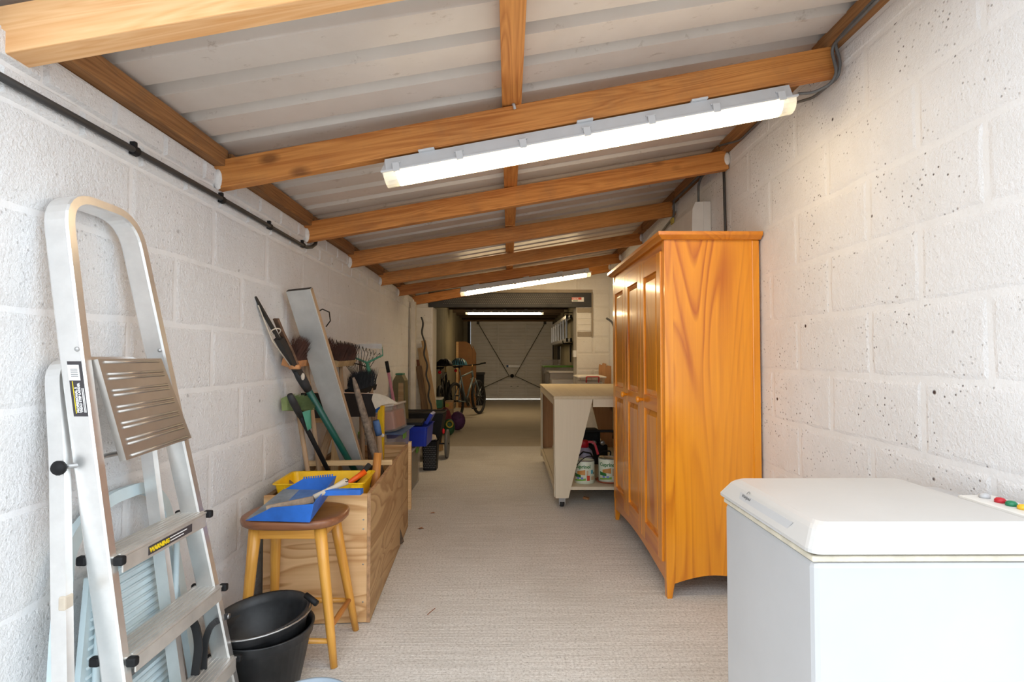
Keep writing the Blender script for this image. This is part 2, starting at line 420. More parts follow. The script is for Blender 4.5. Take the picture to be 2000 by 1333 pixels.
    def mesh(s, name, origin=None, smooth=False):
        o = Vector(origin) if origin is not None else Vector((0, 0, 0))
        me = bpy.data.meshes.new(name); me.from_pydata([tuple(v - o) for v in s.v], [], s.f)
        bm = bmesh.new(); bm.from_mesh(me); bmesh.ops.recalc_face_normals(bm, faces=bm.faces); bm.to_mesh(me); bm.free()
        if smooth:
            for p in me.polygons: p.use_smooth = True
        me.update(); return me

def link(name, me, mat, parent=None):
    o = bpy.data.objects.new(name, me)
    if me is not None and mat is not None and not me.materials: me.materials.append(M[mat] if isinstance(mat, str) else mat)
    C.objects.link(o)
    if parent is not None: o.parent = parent
    return o
def tag(o, label=None, cat=None, group=None, kind=None):
    if label: o['label'] = label
    if cat: o['category'] = cat
    if group: o['group'] = group
    if kind: o['kind'] = kind
    return o
ORG = {}
def thing(name, label, cat, base=(0, 0, 0), group=None, rotz=0.0):
    o = bpy.data.objects.new(name, None); C.objects.link(o); o.location = base; o.empty_display_size = .05
    o.rotation_euler = (0, 0, rotz); ORG[o.name] = Vector(base)
    return tag(o, label, cat, group)
def root(o):
    while o.parent: o = o.parent
    return o
def part(name, mb, mat, parent, smooth=False, local=False, label=None):
    """world-measured geometry hung under its thing (the thing's base is subtracted)"""
    org = None if local else ORG.get(root(parent).name, Vector((0, 0, 0)))
    if parent.parent is not None and not local: org = org + parent.location
    o = link(name, mb.mesh(name, org, smooth), mat, parent)
    if label: o['label'] = label
    return o
def solo(name, mb, mat, label, cat, base, group=None, smooth=False):
    o = link(name, mb.mesh(name, base, smooth), mat); o.location = base; return tag(o, label, cat, group)
def frame(p0, p1, up=(0, 0, 1)):
    p0 = Vector(p0); x = (Vector(p1) - p0).normalized(); u = Vector(up)
    if abs(x.dot(u)) > .98: u = Vector((0, 1, 0))
    y = u.cross(x).normalized(); z = x.cross(y)
    return Matrix(((x.x, y.x, z.x, p0.x), (x.y, y.y, z.y, p0.y), (x.z, y.z, z.z, p0.z), (0, 0, 0, 1)))
def rel(o, Mw, parent):
    if parent is None: o.matrix_world = Mw; return o
    org = ORG.get(root(parent).name, Vector((0, 0, 0)))
    o.matrix_basis = Matrix.Translation(-org) @ Mw; return o
def beam(name, p0, p1, w, h, mat, parent=None, up=(0, 0, 1), bev=.003, off=(0, 0)):
    """board from p0 to p1, local x along it: w across, h along up; off shifts the centre line in (across, up)"""
    L = (Vector(p1) - Vector(p0)).length
    mb = MB().box((L / 2, off[0], off[1]), (L, w, h), bev)
    o = link(name, mb.mesh(name), mat, parent); return rel(o, frame(p0, p1, up), parent)
def stick(name, p0, p1, r, mat, parent=None, n=10, taper=None):
    L = (Vector(p1) - Vector(p0)).length
    rs = r if isinstance(r, (list, tuple)) else [r, r]
    m = len(rs); pts = [(L * i / (m - 1), 0, 0) for i in range(m)]
    o = link(name, MB().tube(pts, list(rs), n).mesh(name, None, True), mat, parent)
    return rel(o, frame(p0, p1), parent)
def arc(c, r, a0, a1, n, ax=(1, 0, 0), ay=(0, 1, 0)):
    c = Vector(c); ax = Vector(ax); ay = Vector(ay)
    return [c + (ax * math.cos(math.radians(a0 + (a1 - a0) * i / n)) + ay * math.sin(math.radians(a0 + (a1 - a0) * i / n))) * r for i in range(n + 1)]
def rounded(pts, r, n=6, closed=False):
    """round the corners of a polyline"""
    pts = [Vector(p) for p in pts]; out = []; m = len(pts)
    for i, p in enumerate(pts):
        if not closed and i in (0, m - 1): out.append(p); continue
        a = pts[(i - 1) % m]; b = pts[(i + 1) % m]
        da = (a - p); db = (b - p); k = min(r, da.length * .48, db.length * .48)
        s = p + da.normalized() * k; e = p + db.normalized() * k
        for j in range(n + 1):
            t = j / n; out.append(s * (1 - t) ** 2 + p * 2 * t * (1 - t) + e * t * t)
    return out
def text_mb(body, size, depth=.0006, align='LEFT', bold=0.0):
    cu = bpy.data.curves.new('t', 'FONT'); cu.body = body; cu.size = size; cu.extrude = depth; cu.align_x = align; cu.offset = bold
    cu.resolution_u = 2
    o = bpy.data.objects.new('t', cu); C.objects.link(o)
    dg = bpy.context.evaluated_depsgraph_get(); ev = o.evaluated_get(dg); me = ev.to_mesh()
    mb = MB().add([v.co.copy() for v in me.vertices], [tuple(p.vertices) for p in me.polygons])
    ev.to_mesh_clear(); bpy.data.objects.remove(o); bpy.data.curves.remove(cu); return mb
def place_text(name, body, size, mat, parent, Mw, depth=.0006, bold=0.0, align='LEFT'):
    mb = text_mb(body, size, depth, align, bold)
    o = link(name, mb.mesh(name), mat, parent); return rel(o, Mw, parent)
def axes(p, x, y):
    p = Vector(p); x = Vector(x).normalized(); y = (Vector(y) - x * Vector(y).dot(x)).normalized(); z = x.cross(y)
    return Matrix(((x.x, y.x, z.x, p.x), (x.y, y.y, z.y, p.y), (x.z, y.z, z.z, p.z), (0, 0, 0, 1)))
#==STRUCTURE==
# ------------------------------------------------------------------ the setting
def struct(name, mb, mat, parent=None, smooth=False, base=(0, 0, 0)):
    o = link(name, mb.mesh(name, base, smooth), mat, parent); o.location = base
    if parent is None: o['kind'] = 'structure'
    return o
YF, YE = .92, 6.62                              # open front edge of the lean-to, wall at its far end
struct('floor', MB().bx(-1.6, 1.7, -.4, 6.79, -.15, 0), 'floor')
struct('floor_inner', MB().bx(-1.6, 1.7, 6.791, 14.3, -.15, 0), 'floor_inner')
struct('driveway', MB().bx(-9, 9, -9, -.402, -.17, -.004).bx(-9, 9, 14.302, 24, -.17, -.02), 'outside')

def block_mesh(name, L, H, proud, seed, depth=.02, mat=None):
    """face block with uneven edges, front at +y, about 45 triangles"""
    rr = random.Random(seed); j = lambda a: rr.uniform(-a, a)
    hx, hz = L / 2, H / 2; out = []
    n = 5 if L > .3 else 3
    for k in range(n): out.append((-hx + L * k / n, -hz))
    for k in range(2): out.append((hx, -hz + H * k / 2))
    for k in range(n): out.append((hx - L * k / n, hz))
    for k in range(2): out.append((-hx, hz - H * k / 2))
    out = [(x + j(.003), z + j(.003)) for x, z in out]; m = len(out)
    b = .013 if H > .1 else .007
    vs = [(x, -depth, z) for x, z in out]
    vs += [(x, -.0043 + j(.0003), z) for x, z in out]
    vs += [(x * (1 - 2 * b / L) , proud + j(.0004), z * (1 - 2 * b / H)) for x, z in out]
    fs = []
    for a in (0, m):
        for k in range(m): fs.append((a + k, a + (k + 1) % m, a + m + (k + 1) % m, a + m + k))
    fs.append(tuple(range(2 * m, 3 * m)))
    me = bpy.data.meshes.new(name); me.from_pydata(vs, [], fs)
    bm = bmesh.new(); bm.from_mesh(me); bmesh.ops.recalc_face_normals(bm, faces=bm.faces); bm.to_mesh(me); bm.free()
    me.materials.append(M[mat]); return me
BLK = {}
def put_block(wall, name, s, z, L, H, ang, posf, mat, proud):
    key = (round(L, 2), round(H, 2), mat)
    if key not in BLK: BLK[key] = [block_mesh(name, L, H, proud, i * 7 + int(L * 100), mat=mat) for i in range(4)]
    o = bpy.data.objects.new(name, random.choice(BLK[key])); C.objects.link(o); o.parent = wall
    p = posf(s); o.location = (p[0], p[1], z); o.rotation_euler = (0, 0, ang)
def lay_courses(wall, name, rows, posf, ang, s0, s1, module, mat, gap=.012, proud=.005):
    for z0, z1, joint in rows:
        j = joint - math.ceil((joint - s0) / module) * module
        while j < s1 - .01:
            a, b = max(j, s0), min(j + module, s1); j += module
            if b - a < .03: continue
            L, H = b - a - gap, z1 - z0 - gap
            put_block(wall, name, (a + b) / 2, (z0 + z1) / 2, L, H, ang, posf, mat, proud)

# left wall: blocks, two thin brick courses on top
mL = MB()
mL.prism([(XL(YF) - .004, YF, 0), (XL(YE) - .004, YE, 0), (XL(YE) - .14, YE, 0), (XL(YF) - .14, YF, 0)], (0, 0, 1.855))
wl = struct('wall_left', mL, 'mortar')
rows = [(0, .1155, 2.22)] + [(.1155 + .2265 * k, .1155 + .2265 * (k + 1), 2.0 if k % 2 == 0 else 2.22) for k in range(7)]
lay_courses(wl, 'block', rows, lambda s: (XL(s), s), -math.pi / 2 + math.atan(.0157), YF, YE - .002, .45, 'wall_l', .013, -.0016)
lay_courses(wl, 'brick', [(1.701, 1.779, 1.35), (1.779, 1.855, 1.24)], lambda s: (XL(s), s), -math.pi / 2 + math.atan(.0157), YF, YE - .002, .225, 'wall_l', .010, .006)
# right wall
mR = MB()
mR.prism([(XR(YF) + .004, YF, 0), (XR(YE) + .004, YE, 0), (XR(YE) + .14, YE, 0), (XR(YF) + .14, YF, 0)], (0, 0, 2.335))
wr = struct('wall_right', mR, 'mortar')
rows = [(0, .1865, 1.775)] + [(.1865 + .2225 * k, .1865 + .2225 * (k + 1), 2.0 if k % 2 else 1.775) for k in range(9)] + [(2.189, 2.26, 2.0)]
lay_courses(wr, 'block', rows, lambda s: (XR(s), s), math.pi / 2 + math.atan(-.011), YF, YE - .002, .45, 'wall_r', .014, -.0022)

# far end wall with its opening, black perforated lintel above
OL, OR, OT = -.935, .846, 1.745
be = MB()
be.bx(XL(YE) - .1, OL, YE + .006, 6.96, 0, OT).bx(OR, XR(YE) + .1, YE + .006, 6.96, 0, OT)
be.bx(XL(YE) - .1, XR(YE) + .1, YE + .006, 6.96, 1.925, 2.6)
be.bx(XL(YE) - .1, OL - .06, YE + .006, 6.96, OT, 1.925).bx(1.03, XR(YE) + .1, YE + .006, 6.96, OT, 1.925)
wb = struct('wall_back', be, 'end_mortar')
def pier(x0, x1, zs, mat='end_block', name='block', off=0.0):
    for i, (z0, z1) in enumerate(zs):
        cuts = [x0, x1] if x1 - x0 < .3 else [x0, x0 + (x1 - x0) * (.5 if i % 2 else .999), x1]
        for a, b in zip(cuts, cuts[1:]):
            if b - a < .05: continue
            put_block(wb, name, (a + b) / 2, (z0 + z1) / 2, b - a - .008, z1 - z0 - .008, math.pi, lambda s: (s, YE + .006 - off), mat, .004)
zz = [.14 + .2015 * k for k in range(9)]
pier(XL(YE), OL, [(a, a + .2015) for a in zz[:-1]])
zr = [.173 + .2 * k for k in range(7)]
pier(OR, XR(YE), [(a, a + .2) for a in zr[:-1]])
pier(1.045, XR(YE), [(1.373, 1.573), (1.573, 1.745), (1.745, 1.925)])
for k in range(5): put_block(wb, 'brick', .846 + .095, 1.373 + .0745 * k + .037, .18, .066, math.pi, lambda s: (s, YE + .004), 'bare_brick' if k in (0, 4) else 'end_block', .004)
xs = [XL(YE) + .02 + .45 * k for k in range(6)]
for a in xs[1:]:
    put_block(wb, 'block', a, 2.03, .43, .16, math.pi, lambda s: (s, YE + .006), 'end_block', .003)
part('rough_mortar', MB().bx(-.99, 1.045, YE - .004, YE + .006, 1.925, 1.965).bx(1.03, 1.05, YE - .004, YE + .006, 1.37, 1.93), 'bare_brick', wb)
li = MB().bx(-.985, 1.03, YE - .012, YE + .09, OT, 1.922, .004)
lo = part('lintel', li, 'lintel', wb, label='black perforated steel lintel over the inner opening')
hm = MB()
for r in range(6):
    for c in range(64):
        x = -.80 + c * .025 + (.0125 if r % 2 else 0); z = OT + .045 + r * .021
        hm.prism([(x + .0052 * math.cos(a), YE - .0125, z + .0052 * math.sin(a)) for a in [math.pi / 3 * q for q in range(6)]], (0, -.0012, 0))
ho = part('perforation', hm, 'lintel_hole', lo); ho['kind'] = 'stuff'
sk = part('sticker', MB().bx(.785, .935, YE - .0135, YE - .012, 1.812, 1.868), 'sticker_white', lo, label='red and white maker sticker')
part('sticker_band', MB().bx(.785, .905, YE - .0145, YE - .0135, 1.838, 1.866), 'sticker_red', lo)
place_text('lettering', 'catnic', .034, 'sticker_white', lo, axes((.79, YE - .0146, 1.844), (1, 0, 0), (0, 0, 1)), .0003, .0006)
part('lettering', MB().bx(.80, .86, YE - .0142, YE - .0135, 1.820, 1.827), 'tin_green', lo)

# inner garage beyond the opening
IX0, IX1, YD = -1.17, 1.17, 13.95
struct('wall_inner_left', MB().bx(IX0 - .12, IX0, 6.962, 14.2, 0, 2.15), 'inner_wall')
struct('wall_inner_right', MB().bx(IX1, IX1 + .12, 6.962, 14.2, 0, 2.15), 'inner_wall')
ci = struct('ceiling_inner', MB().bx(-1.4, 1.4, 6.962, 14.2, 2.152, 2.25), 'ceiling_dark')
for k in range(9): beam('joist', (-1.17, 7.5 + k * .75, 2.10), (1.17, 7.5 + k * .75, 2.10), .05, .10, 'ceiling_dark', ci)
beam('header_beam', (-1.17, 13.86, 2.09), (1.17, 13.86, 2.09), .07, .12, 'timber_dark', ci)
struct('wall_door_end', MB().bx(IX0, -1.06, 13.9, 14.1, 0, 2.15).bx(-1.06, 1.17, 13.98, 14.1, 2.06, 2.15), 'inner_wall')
# up-and-over garage door
dm = MB(); x0, x1 = -.985, 1.15; prof = []
z = .028
nr = 22; hh = (2.05 - .028) / nr
for k in range(nr):
    prof += [(0.0, z), (0.0, z + hh * .55), (.020, z + hh * .66), (.020, z + hh * .9)]; z += hh
prof.append((0.0, 2.05))
vs = [(x0, YD + a, b) for a, b in prof] + [(x1, YD + a, b) for a, b in prof] + [(x0, YD + .03, .028), (x1, YD + .03, .028), (x0, YD + .03, 2.05), (x1, YD + .03, 2.05)]
n = len(prof); fs = [(k, k + 1, n + k + 1, n + k) for k in range(n - 1)] + [(2 * n, 2 * n + 1, 2 * n + 3, 2 * n + 2), (0, n, 2 * n + 1, 2 * n), (n - 1, 2 * n - 1, 2 * n + 3, 2 * n + 2)]
dd = struct('door_1', MB().add(vs, fs), 'door_paint'); dd['label'] = 'ribbed steel up-and-over garage door with dark brace rods'
part('frame_rail', MB().bx(x0, x1, YD - .03, YD - .002, 1.99, 2.05, .004), 'door_paint', dd)
for xx in (x0 + .02, -.27, .455, x1 - .02): part('stiffener', MB().bx(xx - .02, xx + .02, YD - .022, YD - .002, .03, 2.05, .004), 'door_paint', dd)
cz = Vector((.095, YD - .07, .62))
for tx, tz in ((-.79, 1.99), (.95, 1.99)): stick('brace_rod', (tx, YD - .045, tz), cz + Vector((-.075 if tx < 0 else .075, 0, 0)), .008, 'steel_dark', dd)
for tx, tz in ((-.96, .17), (1.13, .17)): stick('brace_rod', (tx, YD - .045, tz), cz + Vector((-.075 if tx < 0 else .075, 0, 0)), .008, 'steel_dark', dd)
for tx in (-.79, .95): part('bracket', MB().bx(tx - .035, tx + .035, YD - .06, YD - .03, 1.96, 2.03, .004), 'steel_dark', dd)
part('latch', MB().tube([cz + Vector((0, .06, 0)), cz + Vector((0, -.02, 0))], .048, 14), 'black', dd, True)
part('latch_bar', MB().tube([cz + Vector((-.075, 0, 0)), cz + Vector((.075, 0, 0))], .012, 8), 'steel', dd)
part('latch_plate', MB().bx(.05, .14, YD - .02, YD - .002, .63, .78, .004), 'door_paint', dd)
part('sticker', MB().bx(.0, .17, YD - .006, YD - .002, 1.50, 1.565), 'sticker_white', dd, label='small cream notice sticker')
part('letter_plate', MB().bx(-.02, .30, YD - .008, YD - .002, .84, .90), 'alu_dull', dd)
part('blue_tag', MB().bx(-.05, .0, YD - .012, YD - .002, .84, .90), 'blue_dusty', dd)
for px in (.05, .22): part('slot', MB().bx(px, px + .05, YD - .006, YD - .002, .34, .352), 'lcd', dd)
fr = struct('trim_1', MB().bx(-1.06, -.99, 13.88, 13.98, 0, 2.06).bx(1.152, 1.168, 13.88, 13.98, 0, 2.06), 'black'); fr['label'] = 'dark steel frame of the garage door'

# roof: cream box-profile sheets on purlins on rafters
def zb(X): return 1.772 + .1735 * (X + 1.10)           # underside of the rafters
def zs(X): return zb(X) + .160                           # underside of the sheets
rf = bpy.data.objects.new('ceiling', None); C.objects.link(rf); rf['kind'] = 'structure'; rf['label'] = 'cream corrugated metal roof on timber rafters'
ORG['ceiling'] = Vector((0, 0, 0))
def sheet(y0, pitches):
    prof = []
    for k in range(pitches):
        y = y0 + .18 * k
        prof += [(y, 0), (y + .117, 0), (y + .130, .034), (y + .168, .034)]
    prof.append((y0 + .18 * pitches, 0))
    prof = [p for p in prof if p[0] < 6.66]
    xa, xb = -1.26, 1.36; n = len(prof)
    vs = [(xa, y, zs(xa) + h) for y, h in prof] + [(xb, y, zs(xb) + h) for y, h in prof]
    vs += [(x, y, z + .0015) for x, y, z in vs]
    fs = [(k, k + 1, n + k + 1, n + k) for k in range(n - 1)] + [(2 * n + k, 2 * n + n + k, 2 * n + n + k + 1, 2 * n + k + 1) for k in range(n - 1)]
    return MB().add(vs, fs)
for k in range(7):
    o = link('roof_sheet', sheet(.90 + .9 * k, 5).mesh('roof_sheet'), 'sheet', rf)
RL = [1.146, 1.998, 2.919, 3.759, 4.714, 5.535, 6.504]
RR = [1.10, 1.911, 2.907, 3.886, 4.904, 5.899, 6.545]
RAF = []
for i, (a, b) in enumerate(zip(RL, RR)):
    p0 = Vector((XL(a) + .002, a + .0235, zb(XL(a)) + (.02 if i == 0 else 0))); p1 = Vector((XR(b) - .002, b + .0235, zb(XR(b)) + (.02 if i == 0 else 0)))
    o = beam('rafter', p0, p1, .047 if i else .06, .105, ('rafter', 'rafter_daylit')[i == 0], rf, off=(0, .0525)); RAF.append((p0, p1))
    d = (p1 - p0).normalized()
    if i:
        mbp = MB().ball(p0 + Vector((.008, -.022, .035)), (.018, .012, .04), 8, 6)
        part('plaster_dab', mbp, 'render_patch', rf, True)
        if i >= 2: part('plaster_dab', MB().ball(p1 + Vector((-.01, -.022, .055)), (.018, .010, .036), 8, 6), 'render_patch', rf, True)
def zt(X): return zb(X) + .1545
for i in range(len(RL) - 1):
    ya = .93 if i == 0 else RL[i] + .05
    yb = RL[i + 1] + .02
    beam('purlin', (.012, ya, zt(.012) - .022), (.012, yb, zt(.012) - .022), .072, .045, 'rafter', rf)
    yp = max(ya, 1.2)
    beam('wall_plate', (XL(yp) - .005, yp, 1.857 + .033), (XL(yb) - .005, yb, 1.857 + .033), .085, .066, 'plate', rf)
    beam('wall_plate', (XR(ya) - .012, ya, zs(1.19) - .03), (XR(yb) - .012, yb, zs(1.19) - .03), .06, .06, 'plate', rf)
struct('eaves_light_block', MB().bx(-1.27, -1.245, .92, 6.66, 1.80, 2.02).bx(1.34, 1.365, .92, 6.66, 2.22, 2.44), 'plate')  # unseen boards added at the eaves to stop sky light leaking in
fs_ = MB()
vsE = [(-1.27, 6.64, 1.85), (1.365, 6.64, 1.85), (1.365, 6.64, 2.6), (-1.27, 6.64, 2.6)]

# ------------------------------------------------------------------ strip lights
def strip_light(p0, p1, label, nclips, wid=.10, lamp='tube'):
    p0 = Vector(p0); p1 = Vector(p1); L = (p1 - p0).length
    t = thing('strip_light', label, 'light fitting', p0, 'fluorescent strip lights')
    X = (p1 - p0).normalized(); F = frame(p0, p1)
    def pl(name, mb, mat, smooth=False, parent=None):
        o = link(name, mb.mesh(name, None, smooth), mat, parent or t)
        if parent is None: o.matrix_basis = Matrix.Translation(-p0) @ F
        return o
    w = wid / 2
    body = MB().prism([(.02, -w, 0), (.02, -w * .78, .045), (.02, w * .78, .045), (.02, w, 0)], (L - .04, 0, 0))
    body.prism([(0, -w, 0), (.02, -w, 0), (.02, -w * .78, .045), (.012, -w * .6, .03)], (0, 2 * w, 0))
    body.box((L / 2, 0, -.003), (L, wid + .008, .008), .002)
    pl('housing', body, 'plastic_grey')
    a = [(math.cos(math.pi * q / 8) * w * .93, -.006 - math.sin(math.pi * q / 8) * .042) for q in range(9)]
    def shellp(xa, xb): return MB().prism([(xa, y, z) for y, z in a], (xb - xa, 0, 0))
    pl('diffuser', shellp(.055, L - .055), lamp)
    pl('diffuser_end', shellp(.006, .054), 'diff_clear'); pl('diffuser_end', shellp(L - .054, L - .006), 'diff_clear')
    for k in range(nclips):
        x = .06 + (L - .12) * k / (nclips - 1)
        for sgn in (-1, 1):
            c = MB().box((x, sgn * (w + .003), .004), (.026, .010, .034), .002).box((x, sgn * (w - .002), .022), (.034, .008, .006), .001)
            pl('clip', c, 'plastic_grey')
    for x in (.18, L * .5, L - .35): pl('mount_bracket', MB().box((x, -.02, .048), (.06, .07, .008), .002), 'plastic_grey')
    return t
def under(i, u0, u1, dy, drop):
    p0, p1 = RAF[i]; f = lambda X: p0 + (p1 - p0) * ((X - p0.x) / (p1.x - p0.x))
    a, b = f(u0), f(u1); return a + Vector((0, dy, -drop)), b + Vector((0, dy, -drop))
a, b = under(1, -.47, 1.05, .012, .055)
strip_light(a, b, 'long lit fluorescent strip light under the second rafter, nearest the camera', 7)
a, b = under(5, -.515, .90, .0, .055)
strip_light(a, b, 'lit fluorescent strip light on the far rafter, just before the inner opening', 6, .10, 'tube_mid')
strip_light((-.845, 10.5, 1.9975), (.695, 10.5, 1.9975), 'lit fluorescent strip light inside the dark inner garage, before the garage door', 6, .08, 'tube_far')
#==OBJECTS==
# ------------------------------------------------------------------ wardrobe
WX, WB_, WY0, WY1, WZ = .745, 1.203, 2.545, 3.79, 1.70
w = thing('wardrobe', 'tall three-door lacquered pine wardrobe standing against the right wall', 'wardrobe', (WX, WY0, 0))
ya, za = WY0 + .012, .068
def side_panel(y):
    xa, xb = WX + .036, WB_ - .032
    out = [(xa, y, WZ)] + [(xa + (xb - xa) * k / 12, y, .066 + .040 * math.sin(math.pi * k / 12)) for k in range(13)] + [(xb, y, WZ)]
    return MB().prism(out, (0, .018, 0))
part('side_panel', side_panel(WY0 + .006), 'pine_lacquer', w); part('side_panel', side_panel(WY1 - .024), 'pine_lacquer', w)
for y in (WY0, WY1 - .036):
    o = [(WX, y, WZ), (WX + .042, y, WZ), (WX + .042, y, .09), (WX + .036, y, .055), (WX + .026, y, 0), (WX + .004, y, 0), (WX, y, .10)]
    part('corner_post', MB().prism(o, (0, .036, 0)), 'pine_lacquer', w)
    part('corner_post', MB().bx(WB_ - .036, WB_, y, y + .036, 0, WZ, .004), 'pine_lacquer', w)
part('back_panel', MB().bx(WB_ - .012, WB_ - .004, WY0 + .03, WY1 - .03, .08, WZ), 'bench_pine', w)
part('floor_board', MB().bx(WX + .03, WB_ - .014, WY0 + .026, WY1 - .026, .12, .138), 'bench_pine', w)
cx0, cx1, cy0, cy1 = WX - .012, WB_ + .002, WY0 - .012, WY1 + .012
cm = MB()
vs = []
for dx, zc in ((0, WZ), (.008, WZ + .006), (.022, WZ + .018), (.024, WZ + .034)):
    vs += [(cx0 - dx, cy0 - dx, zc), (cx1, cy0 - dx, zc), (cx1, cy1 + dx, zc), (cx0 - dx, cy1 + dx, zc)]
fs = [(0, 1, 2, 3), (12, 15, 14, 13)] + [(4 * a + k, 4 * a + (k + 1) % 4, 4 * a + 4 + (k + 1) % 4, 4 * a + 4 + k) for a in range(3) for k in range(4)]
part('cornice', cm.add(vs, fs), 'pine_lacquer_y', w)
part('top_rail', MB().bx(WX + .004, WX + .024, WY0 + .036, WY1 - .036, 1.655, WZ), 'pine_lacquer_y', w)
ob = [(WX + .003, WY0 + .036, .155)] + [(WX + .003, WY0 + .036 + (WY1 - WY0 - .072) * k / 16, .075 + .035 * math.sin(math.pi * k / 16)) for k in range(17)] + [(WX + .003, WY1 - .036, .155)]
part('plinth_rail', MB().prism(ob, (.022, 0, 0)), 'pine_lacquer_y', w)
dy0, dw = WY0 + .037, (WY1 - WY0 - .074) / 3
for i in range(3):
    a, b = dy0 + dw * i + .0015, dy0 + dw * (i + 1) - .0015; z0, z1 = .158, 1.652; xf = WX - .010; sw = .068; zm0, zm1 = .865, .935
    dm = MB()
    for y0, y1 in ((a, a + sw), (b - sw, b)): dm.bx(xf, xf + .02, y0, y1, z0, z1, .003)
    d = part('door', dm, 'pine_lacquer', w)
    for q0, q1 in ((z0, z0 + .09), (zm0, zm1), (z1 - .085, z1)): part('door_rail', MB().bx(xf, xf + .02, a + sw, b - sw, q0, q1, .002), 'pine_lacquer_y', d)
    for q0, q1 in ((z0 + .09, zm0), (zm1, z1 - .085)):
        y0, y1 = a + sw, b - sw; g = .022
        vs = [(xf + .014, y0, q0), (xf + .014, y1, q0), (xf + .014, y1, q1), (xf + .014, y0, q1)]
        vs += [(xf + .014, y0 + .006, q0 + .006), (xf + .014, y1 - .006, q0 + .006), (xf + .014, y1 - .006, q1 - .006), (xf + .014, y0 + .006, q1 - .006)]
        vs += [(xf + .005, y0 + g + .01, q0 + g + .01), (xf + .005, y1 - g - .01, q0 + g + .01), (xf + .005, y1 - g - .01, q1 - g - .01), (xf + .005, y0 + g + .01, q1 - g - .01)]
        fs = [(4 * p + k, 4 * p + (k + 1) % 4, 4 * p + 4 + (k + 1) % 4, 4 * p + 4 + k) for p in range(2) for k in range(4)] + [(8, 9, 10, 11)]
        part('panel', MB().add(vs, fs), 'pine_lacquer', d)
    Rk = Matrix.Rotation(-math.pi / 2, 3, 'Y')
    if i < 2: part('knob', MB().lathe([(.009, -.001), (.008, .012), (.017, .022), (.019, .030), (.014, .037), (1e-5, .039)], 14, (xf, b - sw * .55, .905), Rk), 'pine_lacquer', d, True)

# ------------------------------------------------------------------ chest freezer
fz = thing('chest_freezer', 'white chest freezer in front of the wardrobe by the right wall', 'freezer', (.585, 1.035, 0))
fx0, fx1, fy0, fy1 = .585, 1.16, 1.035, 1.455
part('cabinet', MB().bx(fx0, fx1, fy0, fy1, .02, .748, .012), 'white', fz)
part('seal', MB().bx(fx0 - .002, 1.045, fy0 - .002, fy1 + .002, .7485, .760, .003), 'cream_seal', fz)
lv = []; prof = [(0.0, .763), (-.010, .768), (-.010, .775), (.010, .806), (.018, .813), (.028, .818)]
lid = MB(); x0, x1, y0, y1 = fx0 - .002, 1.045, fy0 - .004, fy1 + .004
def ring(d, z, n=5):
    r = .02; pts = []
    X0, X1, Y0, Y1 = x0 + d, x1 - max(d, 0) * .3, y0 + d, y1 - d
    for cx, cy, a0 in ((X0 + r, Y0 + r, 180), (X1 - r, Y0 + r, 270), (X1 - r, Y1 - r, 0), (X0 + r, Y1 - r, 90)):
        for q in range(n): a = math.radians(a0 + 90 * q / (n - 1)); pts.append((cx + r * math.cos(a), cy + r * math.sin(a), z))
    return pts
rings = [ring(d, z) for d, z in prof]; m = len(rings[0])
vs = [p for r_ in rings for p in r_]
fs = [tuple(range(m))[::-1], tuple((len(rings) - 1) * m + k for k in range(m))]
for i in range(len(rings) - 1):
    for k in range(m): fs.append((i * m + k, i * m + (k + 1) % m, (i + 1) * m + (k + 1) % m, (i + 1) * m + k))
ld = part('lid', lid.add(vs, fs), 'white_lid', fz)
# finger grip worked into the sloping front of the lid
gx0, gx1 = fx0 - .0135, fx0 + .006
part('grip', MB().add([(gx0, 1.13, .769), (gx0, 1.34, .769), (gx1 - .004, 1.36, .800), (gx1 - .004, 1.11, .800), (gx0 + .012, 1.15, .772), (gx0 + .012, 1.32, .772), (gx1 + .01, 1.34, .799), (gx1 + .01, 1.13, .799)],
     [(0, 1, 2, 3), (0, 4, 5, 1), (1, 5, 6, 2), (2, 6, 7, 3), (3, 7, 4, 0), (4, 7, 6, 5)]), 'white', ld)
sl = Vector((.020, 0, .031)).normalized()
place_text('maker_mark', 'Whirlpool', .011, 'cable_grey', ld, axes((fx0 - .0018, 1.345, .793), (0, -1, 0), sl), .0005, .0002)
part('maker_swirl', MB().tube(arc((fx0 + .003, 1.318, .805), .006, 20, 200, 8, (0, -1, 0), sl), .0007, 5), 'cable_grey', ld)
part('control_strip', MB().bx(1.050, fx1, fy0, fy1, .7485, .790, .004), 'white', fz)
cp = part('control_panel', MB().bx(1.075, fx1 - .002, fy0 + .004, 1.285, .7905, .812, .005), 'plastic_white', fz)
for y, mt in ((1.255, 'white'), (1.215, 'red'), (1.188, 'lamp_green'), (1.160, 'lamp_amber'), (1.125, 'white')):
    part('indicator' if mt != 'white' else 'switch', MB().lathe([(.011, .0), (.011, .006), (.007, .010), (1e-5, .011)], 12, (1.115, y, .8122)), mt, cp, True)

